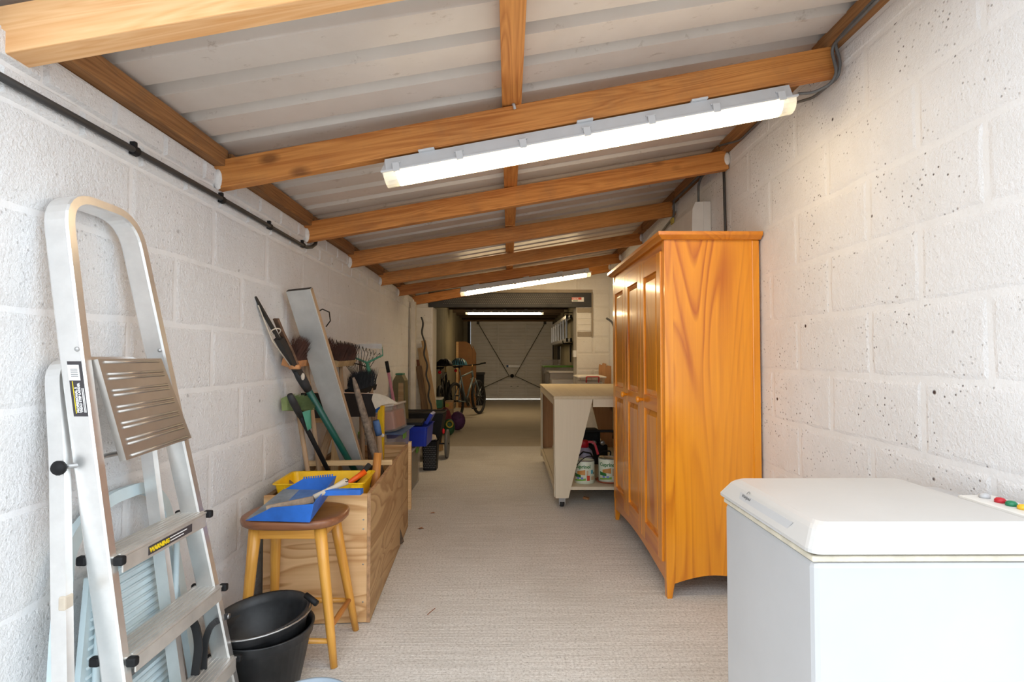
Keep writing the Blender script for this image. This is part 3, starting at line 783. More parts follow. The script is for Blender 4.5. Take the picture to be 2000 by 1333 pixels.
# ------------------------------------------------------------------ workbench on castors
BX0, BX1, BY0, BY1, BZ = .345, 1.14, 4.03, 5.80, .84
wbn = thing('workbench', 'cream painted workbench with tapered end boards on castors behind the wardrobe', 'workbench', (BX0, BY0, 0))
part('worktop', MB().bx(BX0 - .006, BX1 + .006, BY0 - .006, BY1 + .006, BZ - .022, BZ, .002), 'bench_top', wbn)
for y, s in ((BY0, 1), (BY1 - .022, -1)):
    for xa, sg in ((BX0, 1), (BX1, -1)):
        o = [(xa, y, BZ - .0225), (xa + sg * .29, y, BZ - .0225), (xa + sg * .105, y, .078), (xa + sg * .008, y, .078)]
        part('end_board', MB().prism(o, (0, .022, 0)), 'bench', wbn)
        o2 = [(p[0], y + (.0225 if s > 0 else -.0035), p[2]) for p in o]
        part('bare_backing', MB().prism(o2, (0, .003, 0)), 'bench_pine', wbn)
    part('apron', MB().bx(BX0 + .292, BX1 - .292, y, y + .02, BZ - .083, BZ - .0225, .001), 'bench', wbn)
for xa in (BX0, BX1 - .02):
    for y0, y1 in ((BY0 + .026, BY0 + .11), (BY1 - .11, BY1 - .026)): part('side_board', MB().bx(xa, xa + .02, y0, y1, .08, BZ - .023, .001), 'bench', wbn)
    part('side_rail', MB().bx(xa + .001, xa + .019, BY0 + .111, BY1 - .111, BZ - .075, BZ - .023, .001), 'bench', wbn)
    part('bottom_rail', MB().bx(xa + .001, xa + .019, BY0 + .111, BY1 - .111, .12, .155, .001), 'bench', wbn)
part('shelf', MB().bx(BX0 + .022, BX1 - .022, BY0 + .03, BY1 - .03, .142, .160, .001), 'bench', wbn)
part('apron_edge', MB().bx(BX0 + .11, BX1 - .11, BY0 + .008, BY0 + .0295, .136, .160, .001), 'bench', wbn)
for x in (BX0 + .06, BX1 - .06):
    for y in (BY0 + .05, BY1 - .05):
        cs = part('castor', MB().bx(x - .032, x + .032, y - .032, y + .032, .071, .0775, .001).bx(x - .024, x - .018, y - .026, y + .026, .022, .071).bx(x + .018, x + .024, y - .026, y + .026, .022, .071).bx(x - .018, x + .018, y - .026, y - .020, .045, .071), 'steel', wbn)
        part('wheel', MB().lathe([(.012, -.015), (.030, -.015), (.0345, -.010), (.0345, .010), (.030, .015), (.012, .015)], 18, (x, y + .010, .035), Matrix.Rotation(math.pi / 2, 3, 'Y')), 'black_soft', cs, True)

# ------------------------------------------------------------------ on the bench's lower shelf
def cyl_text(name, body, size, c, R, a0, z, mat, parent, bold=0.0):
    mb = text_mb(body, size, .0004, 'LEFT', bold); c = Vector(c)
    for i, v in enumerate(mb.v):
        a = a0 + v.x / R; mb.v[i] = c + Vector((math.sin(a) * (R + v.z), -math.cos(a) * (R + v.z), z + v.y))
    return part(name, mb, mat, parent)
def cyl_patch(mb, c, R, a0, a1, z0, z1, t=.0006, z0b=None, z1b=None, n=6):
    c = Vector(c); vs = []
    for k in range(n + 1):
        f = k / n; a = a0 + (a1 - a0) * f
        zl = z0 + ((z0b if z0b is not None else z0) - z0) * f; zh = z1 + ((z1b if z1b is not None else z1) - z1) * f
        d = Vector((math.sin(a), -math.cos(a), 0))
        vs += [c + d * (R + t) + Vector((0, 0, zl)), c + d * (R + t) + Vector((0, 0, zh))]
    mb.add(vs, [(2 * k, 2 * k + 2, 2 * k + 3, 2 * k + 1) for k in range(n)]); return mb
def paint_tin(x, y, z, R, H, label, rot, barcode, closed):
    t = thing('paint_tin', label, 'paint tin', (x, y, z), 'mint green paint tins')
    c = (x, y, z)
    prof = [(R - .004, 0), (R, .004), (R, H - .006), (R - .002, H)]
    if closed: prof += [(R - .012, H), (R - .014, H - .008), (1e-5, H - .008)]
    else: prof += [(R - .006, H), (R - .006, .01), (1e-5, .008)]
    part('can', MB().lathe(prof, 32, c), 'tin', t, True)
    part('rim', MB().tube(arc((x, y, z + H), R - .002, 0, 345, 30), .0035, 6, True), 'tin_metal', t, True)
    cyl_text('brand_lettering', 'Cuprinol', .038, c, R, rot, H * .70, 'tin_green', t, .0012)
    g = MB(); cyl_patch(g, c, R, rot + .02, rot + 1.25, .018, .030, .0006, .028, .045); part('print_leaves', g, 'tin_leaf', t)
    g = MB(); cyl_patch(g, c, R, rot + .35, rot + 1.2, H * .42, H * .55, .0007, H * .40, H * .64); part('print_picture', g, 'tin_orange', t)
    g = MB(); cyl_patch(g, c, R, rot + .02, rot + .75, H * .30, H * .46, .0009, H * .28, H * .40); part('print_picture', g, 'tin_green', t)
    g = MB(); cyl_patch(g, c, R, rot + 1.32, rot + 1.5, H * .3, H * .6, .0006); part('print_strip', g, 'tin_beige', t)
    for q in (.35, .75): g = MB(); cyl_patch(g, c, R, rot + q, rot + q + .25, .036, .052, .0009); part('print_flower', g, 'tin_blue', t)
    if barcode:
        for q in range(5): g = MB(); cyl_patch(g, c, R, rot + 1.95, rot + 2.35, .012 + q * .021, .028 + q * .021, .0006); part('print_block', g, 'tin_green', t)
    else:
        g = MB(); cyl_patch(g, c, R, rot + 1.82, rot + 2.05, H * .45, H * .62, .0006); part('print_block', g, 'tin_cyan', t)
        g = MB(); cyl_patch(g, c, R, rot + 2.12, rot + 2.3, H * .42, H * .52, .0006); part('print_block', g, 'olive', t)
        g = MB(); cyl_patch(g, c, R, rot + 1.82, rot + 2.3, .03, H * .33, .0006); part('print_block', g, 'tin_beige', t)
        g = MB(); cyl_patch(g, c, R, rot + 1.35, rot + 1.66, .026, .066, .0008); part('print_block', g, 'sticker_red', t)
    return t
t1 = paint_tin(.592, 4.19, .1605, .078, .172, 'mint paint tin under the bench with its wire handle down, below the red-topped sprayer', -1.25, False, True)
part('wire_handle', MB().tube([(.592 + .082 * math.sin(a), 4.19 - .082 * math.cos(a), .30 + .075 * math.sin(max(0, (a + .9) / 2.4 * math.pi))) for a in [-.9 + 2.4 * k / 14 for k in range(15)]], .0035, 6), 'black', t1, True)
sa = solo('plant_saucer', MB().lathe([(.085, 0), (.095, .004), (.104, .016), (.100, .016), (.090, .006), (1e-5, .005)], 32, (.785, 4.21, .1605)), 'terracotta', 'terracotta saucer under the open mint paint tin on the bench shelf', 'saucer', (.785, 4.21, .1605), None, True)
t2 = paint_tin(.785, 4.21, .1665, .080, .178, 'mint paint tin with a brush across its top, standing on a terracotta saucer', -1.15, True, True)
pbx = thing('paint_brush', 'old paint brush lying across the lid of the paint tin on the saucer', 'paint brush', (.79, 4.18, .352))
part('brush_handle', MB().tube([(.755, 4.20, .354), (.80, 4.165, .356), (.835, 4.14, .356)], [.010, .006, .008], 8), 'handle_wood', pbx, True)
part('bristles', MB().box((.737, 4.215, .354), (.04, .03, .012), .003, Matrix.Rotation(-.65, 3, 'Z')), 'tan_bristle', pbx)
sp = thing('garden_sprayer', 'lilac pressure sprayer with a red pump head behind the paint tin', 'sprayer', (.615, 4.40, .1605))
part('bottle', MB().lathe([(.07, 0), (.078, .01), (.078, .17), (.070, .205), (.045, .230), (.040, .236)], 24, (.615, 4.40, .1605)), 'lilac', sp, True)
part('pump_head', MB().lathe([(.042, .2365), (.042, .285), (.036, .292), (1e-5, .293)], 20, (.615, 4.40, .1605)), 'red', sp, True)
part('trigger', MB().sweep(rounded([(.64, 4.39, .440), (.70, 4.385, .440), (.730, 4.38, .34)], .03), [(-.011, -.009), (.011, -.009), (.011, .009), (-.011, .009)], (0, 1, 0)), 'red', sp)
part('strap', MB().tube([(.56, 4.33, .33), (.60, 4.318, .372), (.66, 4.318, .36), (.70, 4.345, .29)], .006, 6), 'black', sp, True)
pt = thing('power_tool', 'black bench power tool under the workbench behind the sprayer', 'power tool', (.74, 4.95, .1605))
part('body', MB().bx(.56, .90, 4.85, 5.1, .1605, .34, .02).bx(.60, .84, 4.88, 5.06, .34, .47, .03), 'black', pt)
part('carry_handle', MB().tube(rounded([(.60, 4.84, .40), (.60, 4.80, .47), (.95, 4.80, .47), (.95, 4.84, .40)], .03), .012, 8), 'black_soft', pt, True)
for q in range(4): part('jar_knob', MB().lathe([(.022, 0), (.022, .03), (.014, .034), (1e-5, .034)], 12, (.62 + q * .075, 4.845, .36), Matrix.Rotation(math.pi / 2, 3, 'X')), 'steel', pt, True)
solo('wire_bracket', MB().tube(rounded([(.76, 4.50, .1645), (.76, 4.50, .30), (.78, 4.50, .345), (.86, 4.50, .345), (.85, 4.50, .29), (.79, 4.50, .24)], .02), .006, 6), 'black', 'black bent wire carrying handle standing behind the two paint tins', 'handle', (.76, 4.50, .1605), None, True)
solo('wood_chip', MB().prism([(.595, 4.30, .001), (.63, 4.27, .001), (.645, 4.285, .001), (.61, 4.325, .001)], (0, 0, .014)), 'peach', 'small orange wood chip on the floor under the workbench', 'wood chip', (.62, 4.30, 0))

# ------------------------------------------------------------------ aluminium step ladder
def lx(z): return -(.92 + .12 * (z - .678))
LYl = lambda z: 1.29 - .0367 * z
LYr = lambda z: 1.735 - .155 * z - .012 * z * z
sl = thing('step_ladder', 'folded aluminium step ladder leaning against the left wall', 'ladder', (-.86, 1.5, 0))
nrm = Vector((1, 0, .12)).normalized()
SEC = [(0, -.010), (0, .010), (-.006, .012), (-.052, .012), (-.056, .010), (-.056, -.010), (-.052, -.012), (-.006, -.012)]
ztop = 1.525
loop = [(lx(z), LYl(z), z) for z in (0, .4, .8, 1.2)] + [(lx(ztop), LYl(ztop) + .004, ztop), (lx(ztop), LYr(ztop) + .004, ztop)] + [(lx(z), LYr(z), z) for z in (1.2, .8, .4, 0)]
part('front_frame', MB().sweep(rounded(loop, .085, 8), SEC, nrm), 'alu', sl)
rx = lambda z: lx(z) - .062
loop2 = [(rx(z), y, z) for z, y in ((0, 1.15), (.42, 1.19), (.9, 1.238))] + [(rx(1.132), 1.250, 1.132), (rx(1.132), 1.52, 1.132)] + [(rx(z), y, z) for z, y in ((.9, 1.535), (.42, 1.55), (0, 1.57))]
SEC2 = [(0, -.010), (0, .010), (-.034, .010), (-.034, -.010)]
part('rear_frame', MB().sweep(rounded(loop2, .05, 6), SEC2, nrm), 'alu', sl)
for z in (.678, .443, .208):
    ya, yb = LYl(z) - .004, LYr(z) + .004; xf = lx(z) + .018
    tm = MB().bx(xf - .085, xf, ya, yb, z - .006, z, .002).bx(xf - .004, xf, ya + .012, yb - .012, z - .042, z - .006, .001).bx(xf - .085, xf - .081, ya + .012, yb - .012, z - .03, z - .006)
    tr = part('tread', tm, 'alu_dull', sl)
    for q in range(6): part('tread_rib', MB().bx(xf - .078 + q * .013, xf - .073 + q * .013, ya + .014, yb - .014, z, z + .0015), 'alu_dull', tr)
    for y in (ya, yb):
        for xx in (xf, xf - .085): part('tread_cap', MB().box((xx, y, z - .009), (.024, .018, .022), .005), 'black', tr)
    if z == .678:
        ws = part('warning_sticker', MB().bx(xf + .0001, xf + .0008, 1.36, 1.545, z - .034, z - .012), 'label_black', tr, label='black and yellow warning sticker')
        place_text('lettering', 'WARNING', .016, 'label_yellow', sl, axes((xf + .001, 1.365, z - .0285), (0, 1, 0), (0, 0, 1)), .0003, .0008)
        part('lettering', MB().bx(xf + .0008, xf + .0012, 1.445, 1.52, z - .0200, z - .0175).bx(xf + .0008, xf + .0012, 1.447, 1.505, z - .0280, z - .0255), 'label_white', tr)
# folded platform hanging between the stiles
pa, pb_, pc, pd = [Vector(p) for p in ((lx(1.135) + .012, 1.262, 1.137), (lx(1.135) + .012, 1.492, 1.137), (lx(.9) + .022, 1.575, .905), (lx(.9) + .028, 1.300, .893))]
pn = (pb_ - pa).cross(pd - pa).normalized()
if pn.x < 0: pn = -pn
pf = part('platform', MB().prism([pa, pb_, pc, pd], pn * -.016), 'alu_platform', sl, label='dull ribbed aluminium platform')
for q in range(12):
    f = .05 + .9 * q / 11 + (.018 if q % 2 else -.018); e = lambda u, f=f: (pa * (1 - f) + pd * f) * (1 - u) + (pb_ * (1 - f) + pc * f) * u
    part('rib', MB().tube([e(.07) + pn * .0006, e(.93) + pn * .0006], .0036, 6), 'alu_platform', pf, True)
for z, y in ((1.16, LYl(1.16) + .013), (1.16, LYr(1.16) - .013)): part('rivet', MB().ball((lx(z) - .012, y - .025 if y < 1.4 else y, z), .006, 8, 6), 'steel', sl, True)
kz = .892
part('hinge_rod', MB().tube([(rx(kz) - .004, 1.226, kz), (rx(kz) + .015, 1.250, kz), (lx(kz) - .03, 1.31, kz + .01), (lx(kz) + .002, 1.575, kz + .01)], .006, 8), 'steel', sl, True)
part('knob', MB().lathe([(.016, 0), (.017, .006), (.013, .012), (1e-5, .013)], 14, (rx(kz) - .004, 1.222, kz), Matrix.Rotation(math.pi / 2, 3, 'X')), 'black', sl, True)
for z, yy in ((0, LYl(0)), (0, LYr(0))): part('foot', MB().box((lx(0) - .028, yy, .014), (.066, .032, .028), .004), 'black_soft', sl)
# printed label on the near stile
zl0, zl1 = 1.005, 1.132
def st(z, u): return Vector((lx(z) - .005 - u, LYl(z) - .0126, z))
du = Vector((1, 0, 0)); dz = (st(1.1, 0) - st(1.0, 0)).normalized()
lab = MB().prism([st(zl0, .002), st(zl0, .034), st(zl1, .034), st(zl1, .002)], (0, -.0004, 0))
lb = part('label', lab, 'label_black', sl, label='black printed label with white barcode panel')
part('barcode_panel', MB().prism([st(1.088, .008), st(1.088, .034), st(1.124, .034), st(1.124, .008)], (0, -.0008, 0)), 'label_white', lb)
for q in range(5): part('barcode_line', MB().prism([st(1.097 + q * .004, .012), st(1.097 + q * .004, .028), st(1.0985 + q * .004, .028), st(1.0985 + q * .004, .012)], (0, -.0011, 0)), 'cable_grey', lb)
part('yellow_line', MB().prism([st(1.012, .0262), st(1.012, .0278), st(1.086, .0278), st(1.086, .0262)], (0, -.0009, 0)), 'label_yellow', lb)
for body, u, sz in (('PROFESSIONAL 5', .0185, .0078), ('TREAD STEP LADDER', .0115, .0072)):
    place_text('lettering', body, sz, 'label_white', sl, axes(st(1.014, u) + Vector((0, -.0009, 0)), dz, (-1, 0, 0)), .0003, .0003)
for u in (.0065, .0035): part('lettering', MB().prism([st(1.014, u), st(1.014, u + .0016), st(1.070, u + .0016), st(1.070, u)], (0, -.0008, 0)), 'label_white', lb)
part('tape_wrap', MB().box((rx(.60) - .006, 1.2055, .60), (.016, .024, .03), .003), 'rope', sl)
# bungee strap hanging from the far stile
bs = thing('bungee_strap', 'black rubber bungee strap hanging from the far stile of the step ladder', 'strap', (-.9, 1.70, .1))
hz = .335
hp = Vector((lx(hz) + .004, LYr(hz) + .014, hz))
SST = [(-.003, -.009), (.003, -.009), (.003, .009), (-.003, .009)]
part('strap', MB().sweep(rounded([hp, atY(412, 1220, 1.65), atY(401, 1250, 1.64), atY(397, 1310, 1.63), atY(400, 1370, 1.62)], .04), SST, (0, 1, 0)), 'black_soft', bs)
part('strap', MB().sweep(rounded([atY(368, 1203, 1.61), atY(382, 1222, 1.61), atY(389, 1262, 1.60), atY(381, 1320, 1.60)], .04), [(a, b * 1.3) for a, b in SST], (0, 1, 0)), 'black_soft', bs)
part('eyelet', MB().lathe([(.004, 0), (.008, 0), (.008, .004), (.004, .004)], 12, hp + Vector((.002, .0, -.002)), Matrix.Rotation(math.pi / 2, 3, 'Y')), 'steel', bs, True)
# pale folding chair flat against the wall behind the ladder
fc = thing('folding_chair', 'pale blue plastic folding chair folded flat behind the step ladder', 'chair', (-1.0, 1.45, 0))
cxw = lambda z: -.992 - .09 * z
cl = [(cxw(z), y, z) for z, y in ((0, 1.20), (.45, 1.25), (.70, 1.30), (.765, 1.42), (.765, 1.58), (.70, 1.66), (.45, 1.70), (0, 1.76))]
part('frame', MB().sweep(rounded(cl, .10, 6), [(.010, -.016), (.010, .016), (-.010, .016), (-.010, -.016)], (1, 0, .12)), 'pale_blue', fc)
for z0, z1, ya, yb in ((.32, .60, 1.27, 1.62), (.02, .285, 1.25, 1.66)):
    bp = part('seat_panel' if z0 < .1 else 'back_panel', MB().prism([(cxw(z0) + .022, ya, z0), (cxw(z0) + .022, yb, z0), (cxw(z1) + .022, yb - .03, z1), (cxw(z1) + .022, ya + .06, z1)], (-.014, 0, 0)), 'pale_blue', fc)
    for q in range(13):
        f = (q + .7) / 13.4; z = z0 + (z1 - z0) * f
        part('rib', MB().tube([(cxw(z) + .023, ya + .06 * f + .015, z), (cxw(z) + .023, yb - .03 * f - .015, z)], .004, 6), 'pale_blue', bp, True)
for y in (1.30, 1.60): part('leg', MB().tube([(cxw(.1) + .03, y - .03, .01), (cxw(.5) + .03, y + .05, .62)], .009, 8), 'pale_blue', fc, True)
part('hinge_rod', MB().tube([(cxw(.25) + .034, 1.26, .26), (cxw(.25) + .034, 1.30, .28)], .006, 8), 'steel', fc, True)
#==OBJ2==
# ------------------------------------------------------------------ buckets
def bucket(c, r0, r1, H, mat, label, R=None, rim=.008, group=None, thick=.004, feet=False):
    t = thing('bucket', label, 'bucket', c, group)
    prof = [(1e-5, 0.0), (r0, 0.0), (r1 - .004, H - .03), (r1 + .002, H - .028), (r1 + .004, H - .004), (r1 + rim, H), (r1 + rim - .001, H + .003), (r1 - .002, H + .001), (r1 - thick - .004, H - .03), (r0 - thick, thick), (1e-5, thick)]
    part('tub', MB().shell(prof, 40, c, R), mat, t, True)
    return t
bc = Vector((-.845, 1.892, 0.0)); Rb = Matrix.Rotation(math.radians(2), 3, 'X')
b1 = bucket(bc, .115, .155, .205, 'black_tub', 'lower of two nested black builders buckets beside the wooden stool')
Rt = Matrix.Rotation(math.radians(-5), 3, 'Y') @ Matrix.Rotation(math.radians(3), 3, 'X')
b2c = bc + Vector((.0, .004, .078))
b2 = bucket(b2c, .118, .155, .172, 'black_tub', 'upper black builders bucket with a wire handle, nested and holding a blue rag', Rt)
hl = [b2c + Rt @ Vector((.166 * math.cos(a), .166 * math.sin(a), .163 - .010 * math.sin(a))) for a in [math.radians(-160 + 200 * k / 16) for k in range(17)]]
part('wire_handle', MB().tube(hl, .003, 6), 'steel', b2, True)
e = b2c + Rt @ Vector((.160, .055, .172))
part('grip', MB().tube([e + Vector((-.028, .012, .018)), e + Vector((.020, -.012, -.002))], [.010, .011], 10), 'black', b2, True)
rg = b2c + Rt @ Vector((.03, .03, .006))
solo('rag', MB().add([rg + Vector(p) for p in ((-.05, -.07, .0), (.03, -.03, .01), (.065, .02, .02), (.01, .05, .075), (-.03, .04, .05), (-.04, -.02, .03), (.0, 0, .045))],
     [(0, 1, 6), (1, 2, 6), (2, 3, 6), (3, 4, 6), (4, 5, 6), (5, 0, 6), (0, 5, 4, 3, 2, 1)]), 'blue_dusty', 'crumpled blue rag lying in the upper black bucket', 'rag', rg)
g1 = bucket(Vector((-.548, 1.485, 0)), .085, .112, .198, 'plastic_blue_grey' if 'plastic_blue_grey' in M else 'lilac', 'small blue grey plastic tub on the floor in front of the black buckets', None, .006)
g1.children[0].data.materials.clear(); M['blue_grey'] = plain('blue_grey_plastic', (.30, .37, .44, 1), .4, var=.06); g1.children[0].data.materials.append(M['blue_grey'])
g1['category'] = 'tub'

# ------------------------------------------------------------------ stool with dustpan
stl = thing('stool', 'wooden stool with a dark dished seat and honey legs in front of the plywood box', 'stool', (-.82, 2.13, 0))
sc_, sz = Vector((-.835, 2.135, 0)), .530
def seat_ring(k, z, n=36):
    out = []
    for q in range(n):
        a = 2 * math.pi * q / n; c, s = math.cos(a), math.sin(a)
        e = .62
        out.append((sc_.x + .197 * k * math.copysign(abs(c) ** e, c), sc_.y + .145 * k * math.copysign(abs(s) ** (e + .12), s), z))
    return out
rings = [seat_ring(.94, sz - .032), seat_ring(.985, sz - .026), seat_ring(1.0, sz - .010), seat_ring(.985, sz - .002), seat_ring(.93, sz), seat_ring(.6, sz - .009), seat_ring(.2, sz - .012)]
n = 36; vs = [p for r_ in rings for p in r_]; fs = [tuple(range(n))[::-1], tuple(6 * n + k for k in range(n))] + [(i * n + k, i * n + (k + 1) % n, (i + 1) * n + (k + 1) % n, (i + 1) * n + k) for i in range(6) for k in range(n)]
part('seat', MB().add(vs, fs), 'stool_seat', stl, True)
feet = {'fl': (-.985, 2.01), 'fr': (-.640, 2.0), 'rl': (-.975, 2.262), 'rr': (-.636, 2.268)}
tops = {'fl': (-.960, 2.055), 'fr': (-.715, 2.055), 'rl': (-.950, 2.215), 'rr': (-.715, 2.215)}
LP = lambda k, z: Vector((*feet[k], 0)) + (Vector((*tops[k], sz - .034)) - Vector((*feet[k], 0))) * (z / (sz - .034))
for k in feet:
    o = stick('leg', LP(k, 0), LP(k, sz - .034), [.013, .0165, .019, .021, .024], 'stool_leg', stl, 10)
for a, b in (('fl', 'fr'), ('rl', 'rr'), ('fl', 'rl'), ('fr', 'rr')):
    beam('apron_rail', LP(a, .472), LP(b, .472), .018, .040, 'stool_leg', stl)
for a, b, z in (('fl', 'rl', .155), ('fr', 'rr', .135), ('rl', 'rr', .13), ('fl', 'fr', .09)):
    stick('stretcher', LP(a, z), LP(b, z), [.009, .012, .009], 'handle_orange' if a[0] == 'f' and b[0] == 'r' else 'stool_leg', stl, 10)

dp = thing('dustpan', 'blue plastic dustpan with a toothed edge lying on the stool', 'dustpan', (-.85, 2.1, .531))
zp = .534
def dpp(u, v, w): return Vector((-.972 + u, 2.005 + v - u * .10, zp + w + v * .22))   # u along the pan to its back, v away, w up
W_, D_ = .245, .245
out = MB()
def wall3(a, b, c, d, t): out.prism([a, b, c, d], t)
out.add([dpp(0, 0, 0), dpp(D_, 0, 0), dpp(D_, W_, 0), dpp(.04, W_, 0), dpp(0, 0, .003), dpp(D_, 0, .003), dpp(D_, W_, .003), dpp(.04, W_, .003)],
        [(0, 3, 2, 1), (4, 5, 6, 7), (0, 1, 5, 4), (1, 2, 6, 5), (2, 3, 7, 6), (3, 0, 4, 7)])
wall3(dpp(0, 0, 0), dpp(D_, 0, 0), dpp(D_ + .018, -.008, .072), dpp(.10, -.004, .052), Vector((0, .003, 0)))
wall3(dpp(.04, W_, 0), dpp(D_, W_, 0), dpp(D_ + .018, W_ + .004, .060), dpp(.12, W_ + .002, .045), Vector((0, -.003, 0)))
wall3(dpp(D_, 0, 0), dpp(D_, W_, 0), dpp(D_ + .018, W_ + .004, .060), dpp(D_ + .018, -.008, .072), Vector((-.003, 0, 0)))
part('pan', out, 'blue', dp)
part('lip', MB().add([dpp(-.002, -.002, .0032), dpp(.09, .004, .0042), dpp(.11, W_ - .004, .0042), dpp(.038, W_, .0032)], [(0, 1, 2, 3)]), 'dust_grey', dp)
part('dust_film', MB().add([dpp(.092, .004, .0042), dpp(D_ - .004, .004, .0042), dpp(D_ - .004, W_ - .004, .0042), dpp(.112, W_ - .004, .0042)], [(0, 1, 2, 3)]), 'blue_dusty', dp)
for q in range(13): part('tooth', MB().box(dpp(.125 + q * .010, W_ + .002, .049 + q * .0012), (.005, .004, .008), 0), 'blue', dp)
h0, h1 = dpp(D_ + .012, W_ * .42, .062), dpp(D_ + .165, W_ * .44, .066)
part('handle', MB().sweep([h0, h0 * .5 + h1 * .5, h1], [(.009, -.016), (.012, 0), (.009, .016), (-.010, .016), (-.010, -.016)], (0, 0, 1)), 'blue', dp)
hb = thing('hand_brush', 'dusty wooden hand brush lying in the blue dustpan', 'brush', dpp(.15, .08, .01))
f0, f1, f2 = dpp(.075, .012, .046), dpp(.235, .065, .060), dpp(.335, .155, .082)
part('brush_head', MB().sweep([f0, f0 * .5 + f1 * .5, f1], [(.004, -.008), (.006, .012), (-.016, .014), (-.018, -.010)], (0, 0, 1)), 'dust_brush', hb)
part('brush_handle', MB().tube([f1, f1 * .4 + f2 * .6, f2], [.010, .009, .015], 10), 'rope', hb, True)
part('hang_ring', MB().tube(arc(f2 + Vector((.004, -.012, .006)), .006, 0, 340, 10, (1, 0, 0), (0, .6, .8)), .002, 6), 'steel_dark', hb, True)
tf = MB()
for q in range(150):
    u = random.random(); p = f0 * (1 - u) + f1 * u + Vector((random.uniform(-.008, .008), random.uniform(-.010, .012), -.012)); d = Vector((random.uniform(-.006, .006), random.uniform(-.012, .0), -.022))
    tf.add([p + Vector((-.001, 0, 0)), p + Vector((.001, 0, 0)), p + d], [(0, 1, 2)])
bo = part('bristles', tf, 'tan_bristle', hb); bo['kind'] = 'stuff'

# ------------------------------------------------------------------ plywood box
TH = .06; BA = Vector((-.593, 2.325, 0)); BWd, BLn, BH = .448, 1.285, .548
Rz = Matrix.Rotation(TH, 3, 'Z')
def bxw(x, y, z=0): return BA + Rz @ Vector((x, y, z))
pb = thing('plywood_box', 'large open plywood box full of garden tools against the left wall', 'box', BA, None, TH)
def lp(name, mb, mat, parent=None, label=None):
    o = link(name, mb.mesh(name), mat, parent or pb)
    if label: o['label'] = label
    return o
fp = lp('front_panel', MB().bx(-BWd, -.014, 0, .015, .004, BH, .001), 'ply'); fp['label'] = 'pale plywood front with wavy grain'
lp('side_panel', MB().bx(-.0135, 0, 0, BLn, .004, BH + .004, .001), 'ply_side'); lp('side_panel', MB().bx(-BWd, -BWd + .015, .016, BLn, .004, BH - .03, .001), 'ply_side')
lp('back_panel', MB().bx(-BWd, -.0145, BLn - .015, BLn, .004, BH, .001), 'ply'); lp('base_panel', MB().bx(-BWd + .016, -.0145, .016, BLn - .016, .004, .018), 'ply')
lp('front_edge', MB().bx(-.0135, .0008, -.0012, -.0001, .004, BH + .003), 'ply_edge'); lp('top_edge', MB().bx(-.0135, .0006, .0005, BLn, BH + .0042, BH + .0052), 'ply_edge')
lp('top_strip', MB().bx(-BWd - .004, -BWd + .02, .02, BLn, BH - .029, BH - .005, .002), 'timber_dark')
lp('corner_batten', MB().bx(.001, .020, BLn - .02, BLn + .02, .12, BH + .02, .001), 'pine_plain')
lp('inner_ledge', MB().bx(-BWd + .017, -.016, .018, .33, .485, .497), 'ply')
for z in (.40, .44, .25, .09): lp('screw', MB().lathe([(.004, 0), (.003, .0012), (1e-5, .0014)], 8, (-.030, -.0001, z), Matrix.Rotation(math.pi / 2, 3, 'X')), 'steel', fp)
lath = MB().bx(-BWd + .002, -.0005, .585, .607, BH + .0055, BH + .032, .002)
o = lp('lath', lath, 'pine_plain'); o.parent = None; o.location = BA; o.rotation_euler = (0, 0, TH); tag(o, 'pale pine lath laid across the top of the plywood box', 'batten')
# yellow tray in the near end
ty = thing('plastic_tray', 'yellow plastic tray sitting in the near end of the plywood box', 'tray', bxw(-.23, .16, .498), None, TH)
def rect_ring(hx, hy, z, r=.02, n=4):
    pts = []
    for cx, cy, a0 in ((hx - r, hy - r, 0), (-hx + r, hy - r, 90), (-hx + r, -hy + r, 180), (hx - r, -hy + r, 270)):
        for q in range(n): a = math.radians(a0 + 90 * q / (n - 1)); pts.append((cx + r * math.cos(a), cy + r * math.sin(a), z))
    return pts
def tub(hx, hy, H, taper, rim, t=.003, r=.02):
    rg = [rect_ring(hx - taper, hy - taper, 0, r), rect_ring(hx, hy, H - rim * .3, r), rect_ring(hx + rim, hy + rim, H, r), rect_ring(hx + rim, hy + rim, H + .004, r), rect_ring(hx - t, hy - t, H + .003, r), rect_ring(hx - taper - t, hy - taper - t, t, r)]
    m = len(rg[0]); vs = [p for q in rg for p in q]; fs = [tuple(range(m))[::-1], tuple(5 * m + k for k in range(m))]
    fs += [(i * m + k, i * m + (k + 1) % m, (i + 1) * m + (k + 1) % m, (i + 1) * m + k) for i in range(5) for k in range(m)]
    return MB().add(vs, fs)
link('tray_body', tub(.190, .125, .088, .018, .008).mesh('tray_body'), 'yellow', ty)
for q in range(5): link('rib', MB().box((-.14 + q * .07, -.126, .05), (.006, .012, .06), .001).mesh('rib'), 'yellow', ty)
def held(name, label, cat, p0, p1, group=None):
    return thing(name, label, cat, p1, group)
# hand tools lying in the tray
hs = thing('pruning_saw', 'hand tool with a bright orange grip lying in the yellow tray', 'hand tool', atY(700, 932, 2.50))
q0, q1 = atY(672, 950, 2.46), atY(713, 922, 2.53)
part('grip', MB().tube([q0, q0 * .5 + q1 * .5, q1], [.010, .012, .014], 10), 'orange', hs, True)
part('blade', MB().tube([q0, q0 + (q0 - q1) * 2.2 + Vector((0, 0, -.045))], [.006, .004], 6), 'steel_dark', hs)
bg_ = thing('gripped_tool', 'black rubber tool grip behind the orange grip in the yellow tray', 'hand tool', atY(712, 915, 2.6))
part('grip', MB().tube([atY(690, 945, 2.55), atY(722, 908, 2.62)], [.011, .013], 10), 'black_soft', bg_, True)
part('shank', MB().tube([atY(690, 945, 2.55), atY(662, 968, 2.50)], .005, 6), 'steel_dark', bg_)
mh = thing('mallet_handle', 'thick worn orange wooden handle standing in the corner of the plywood box', 'tool handle', bxw(-.05, .42, .02))
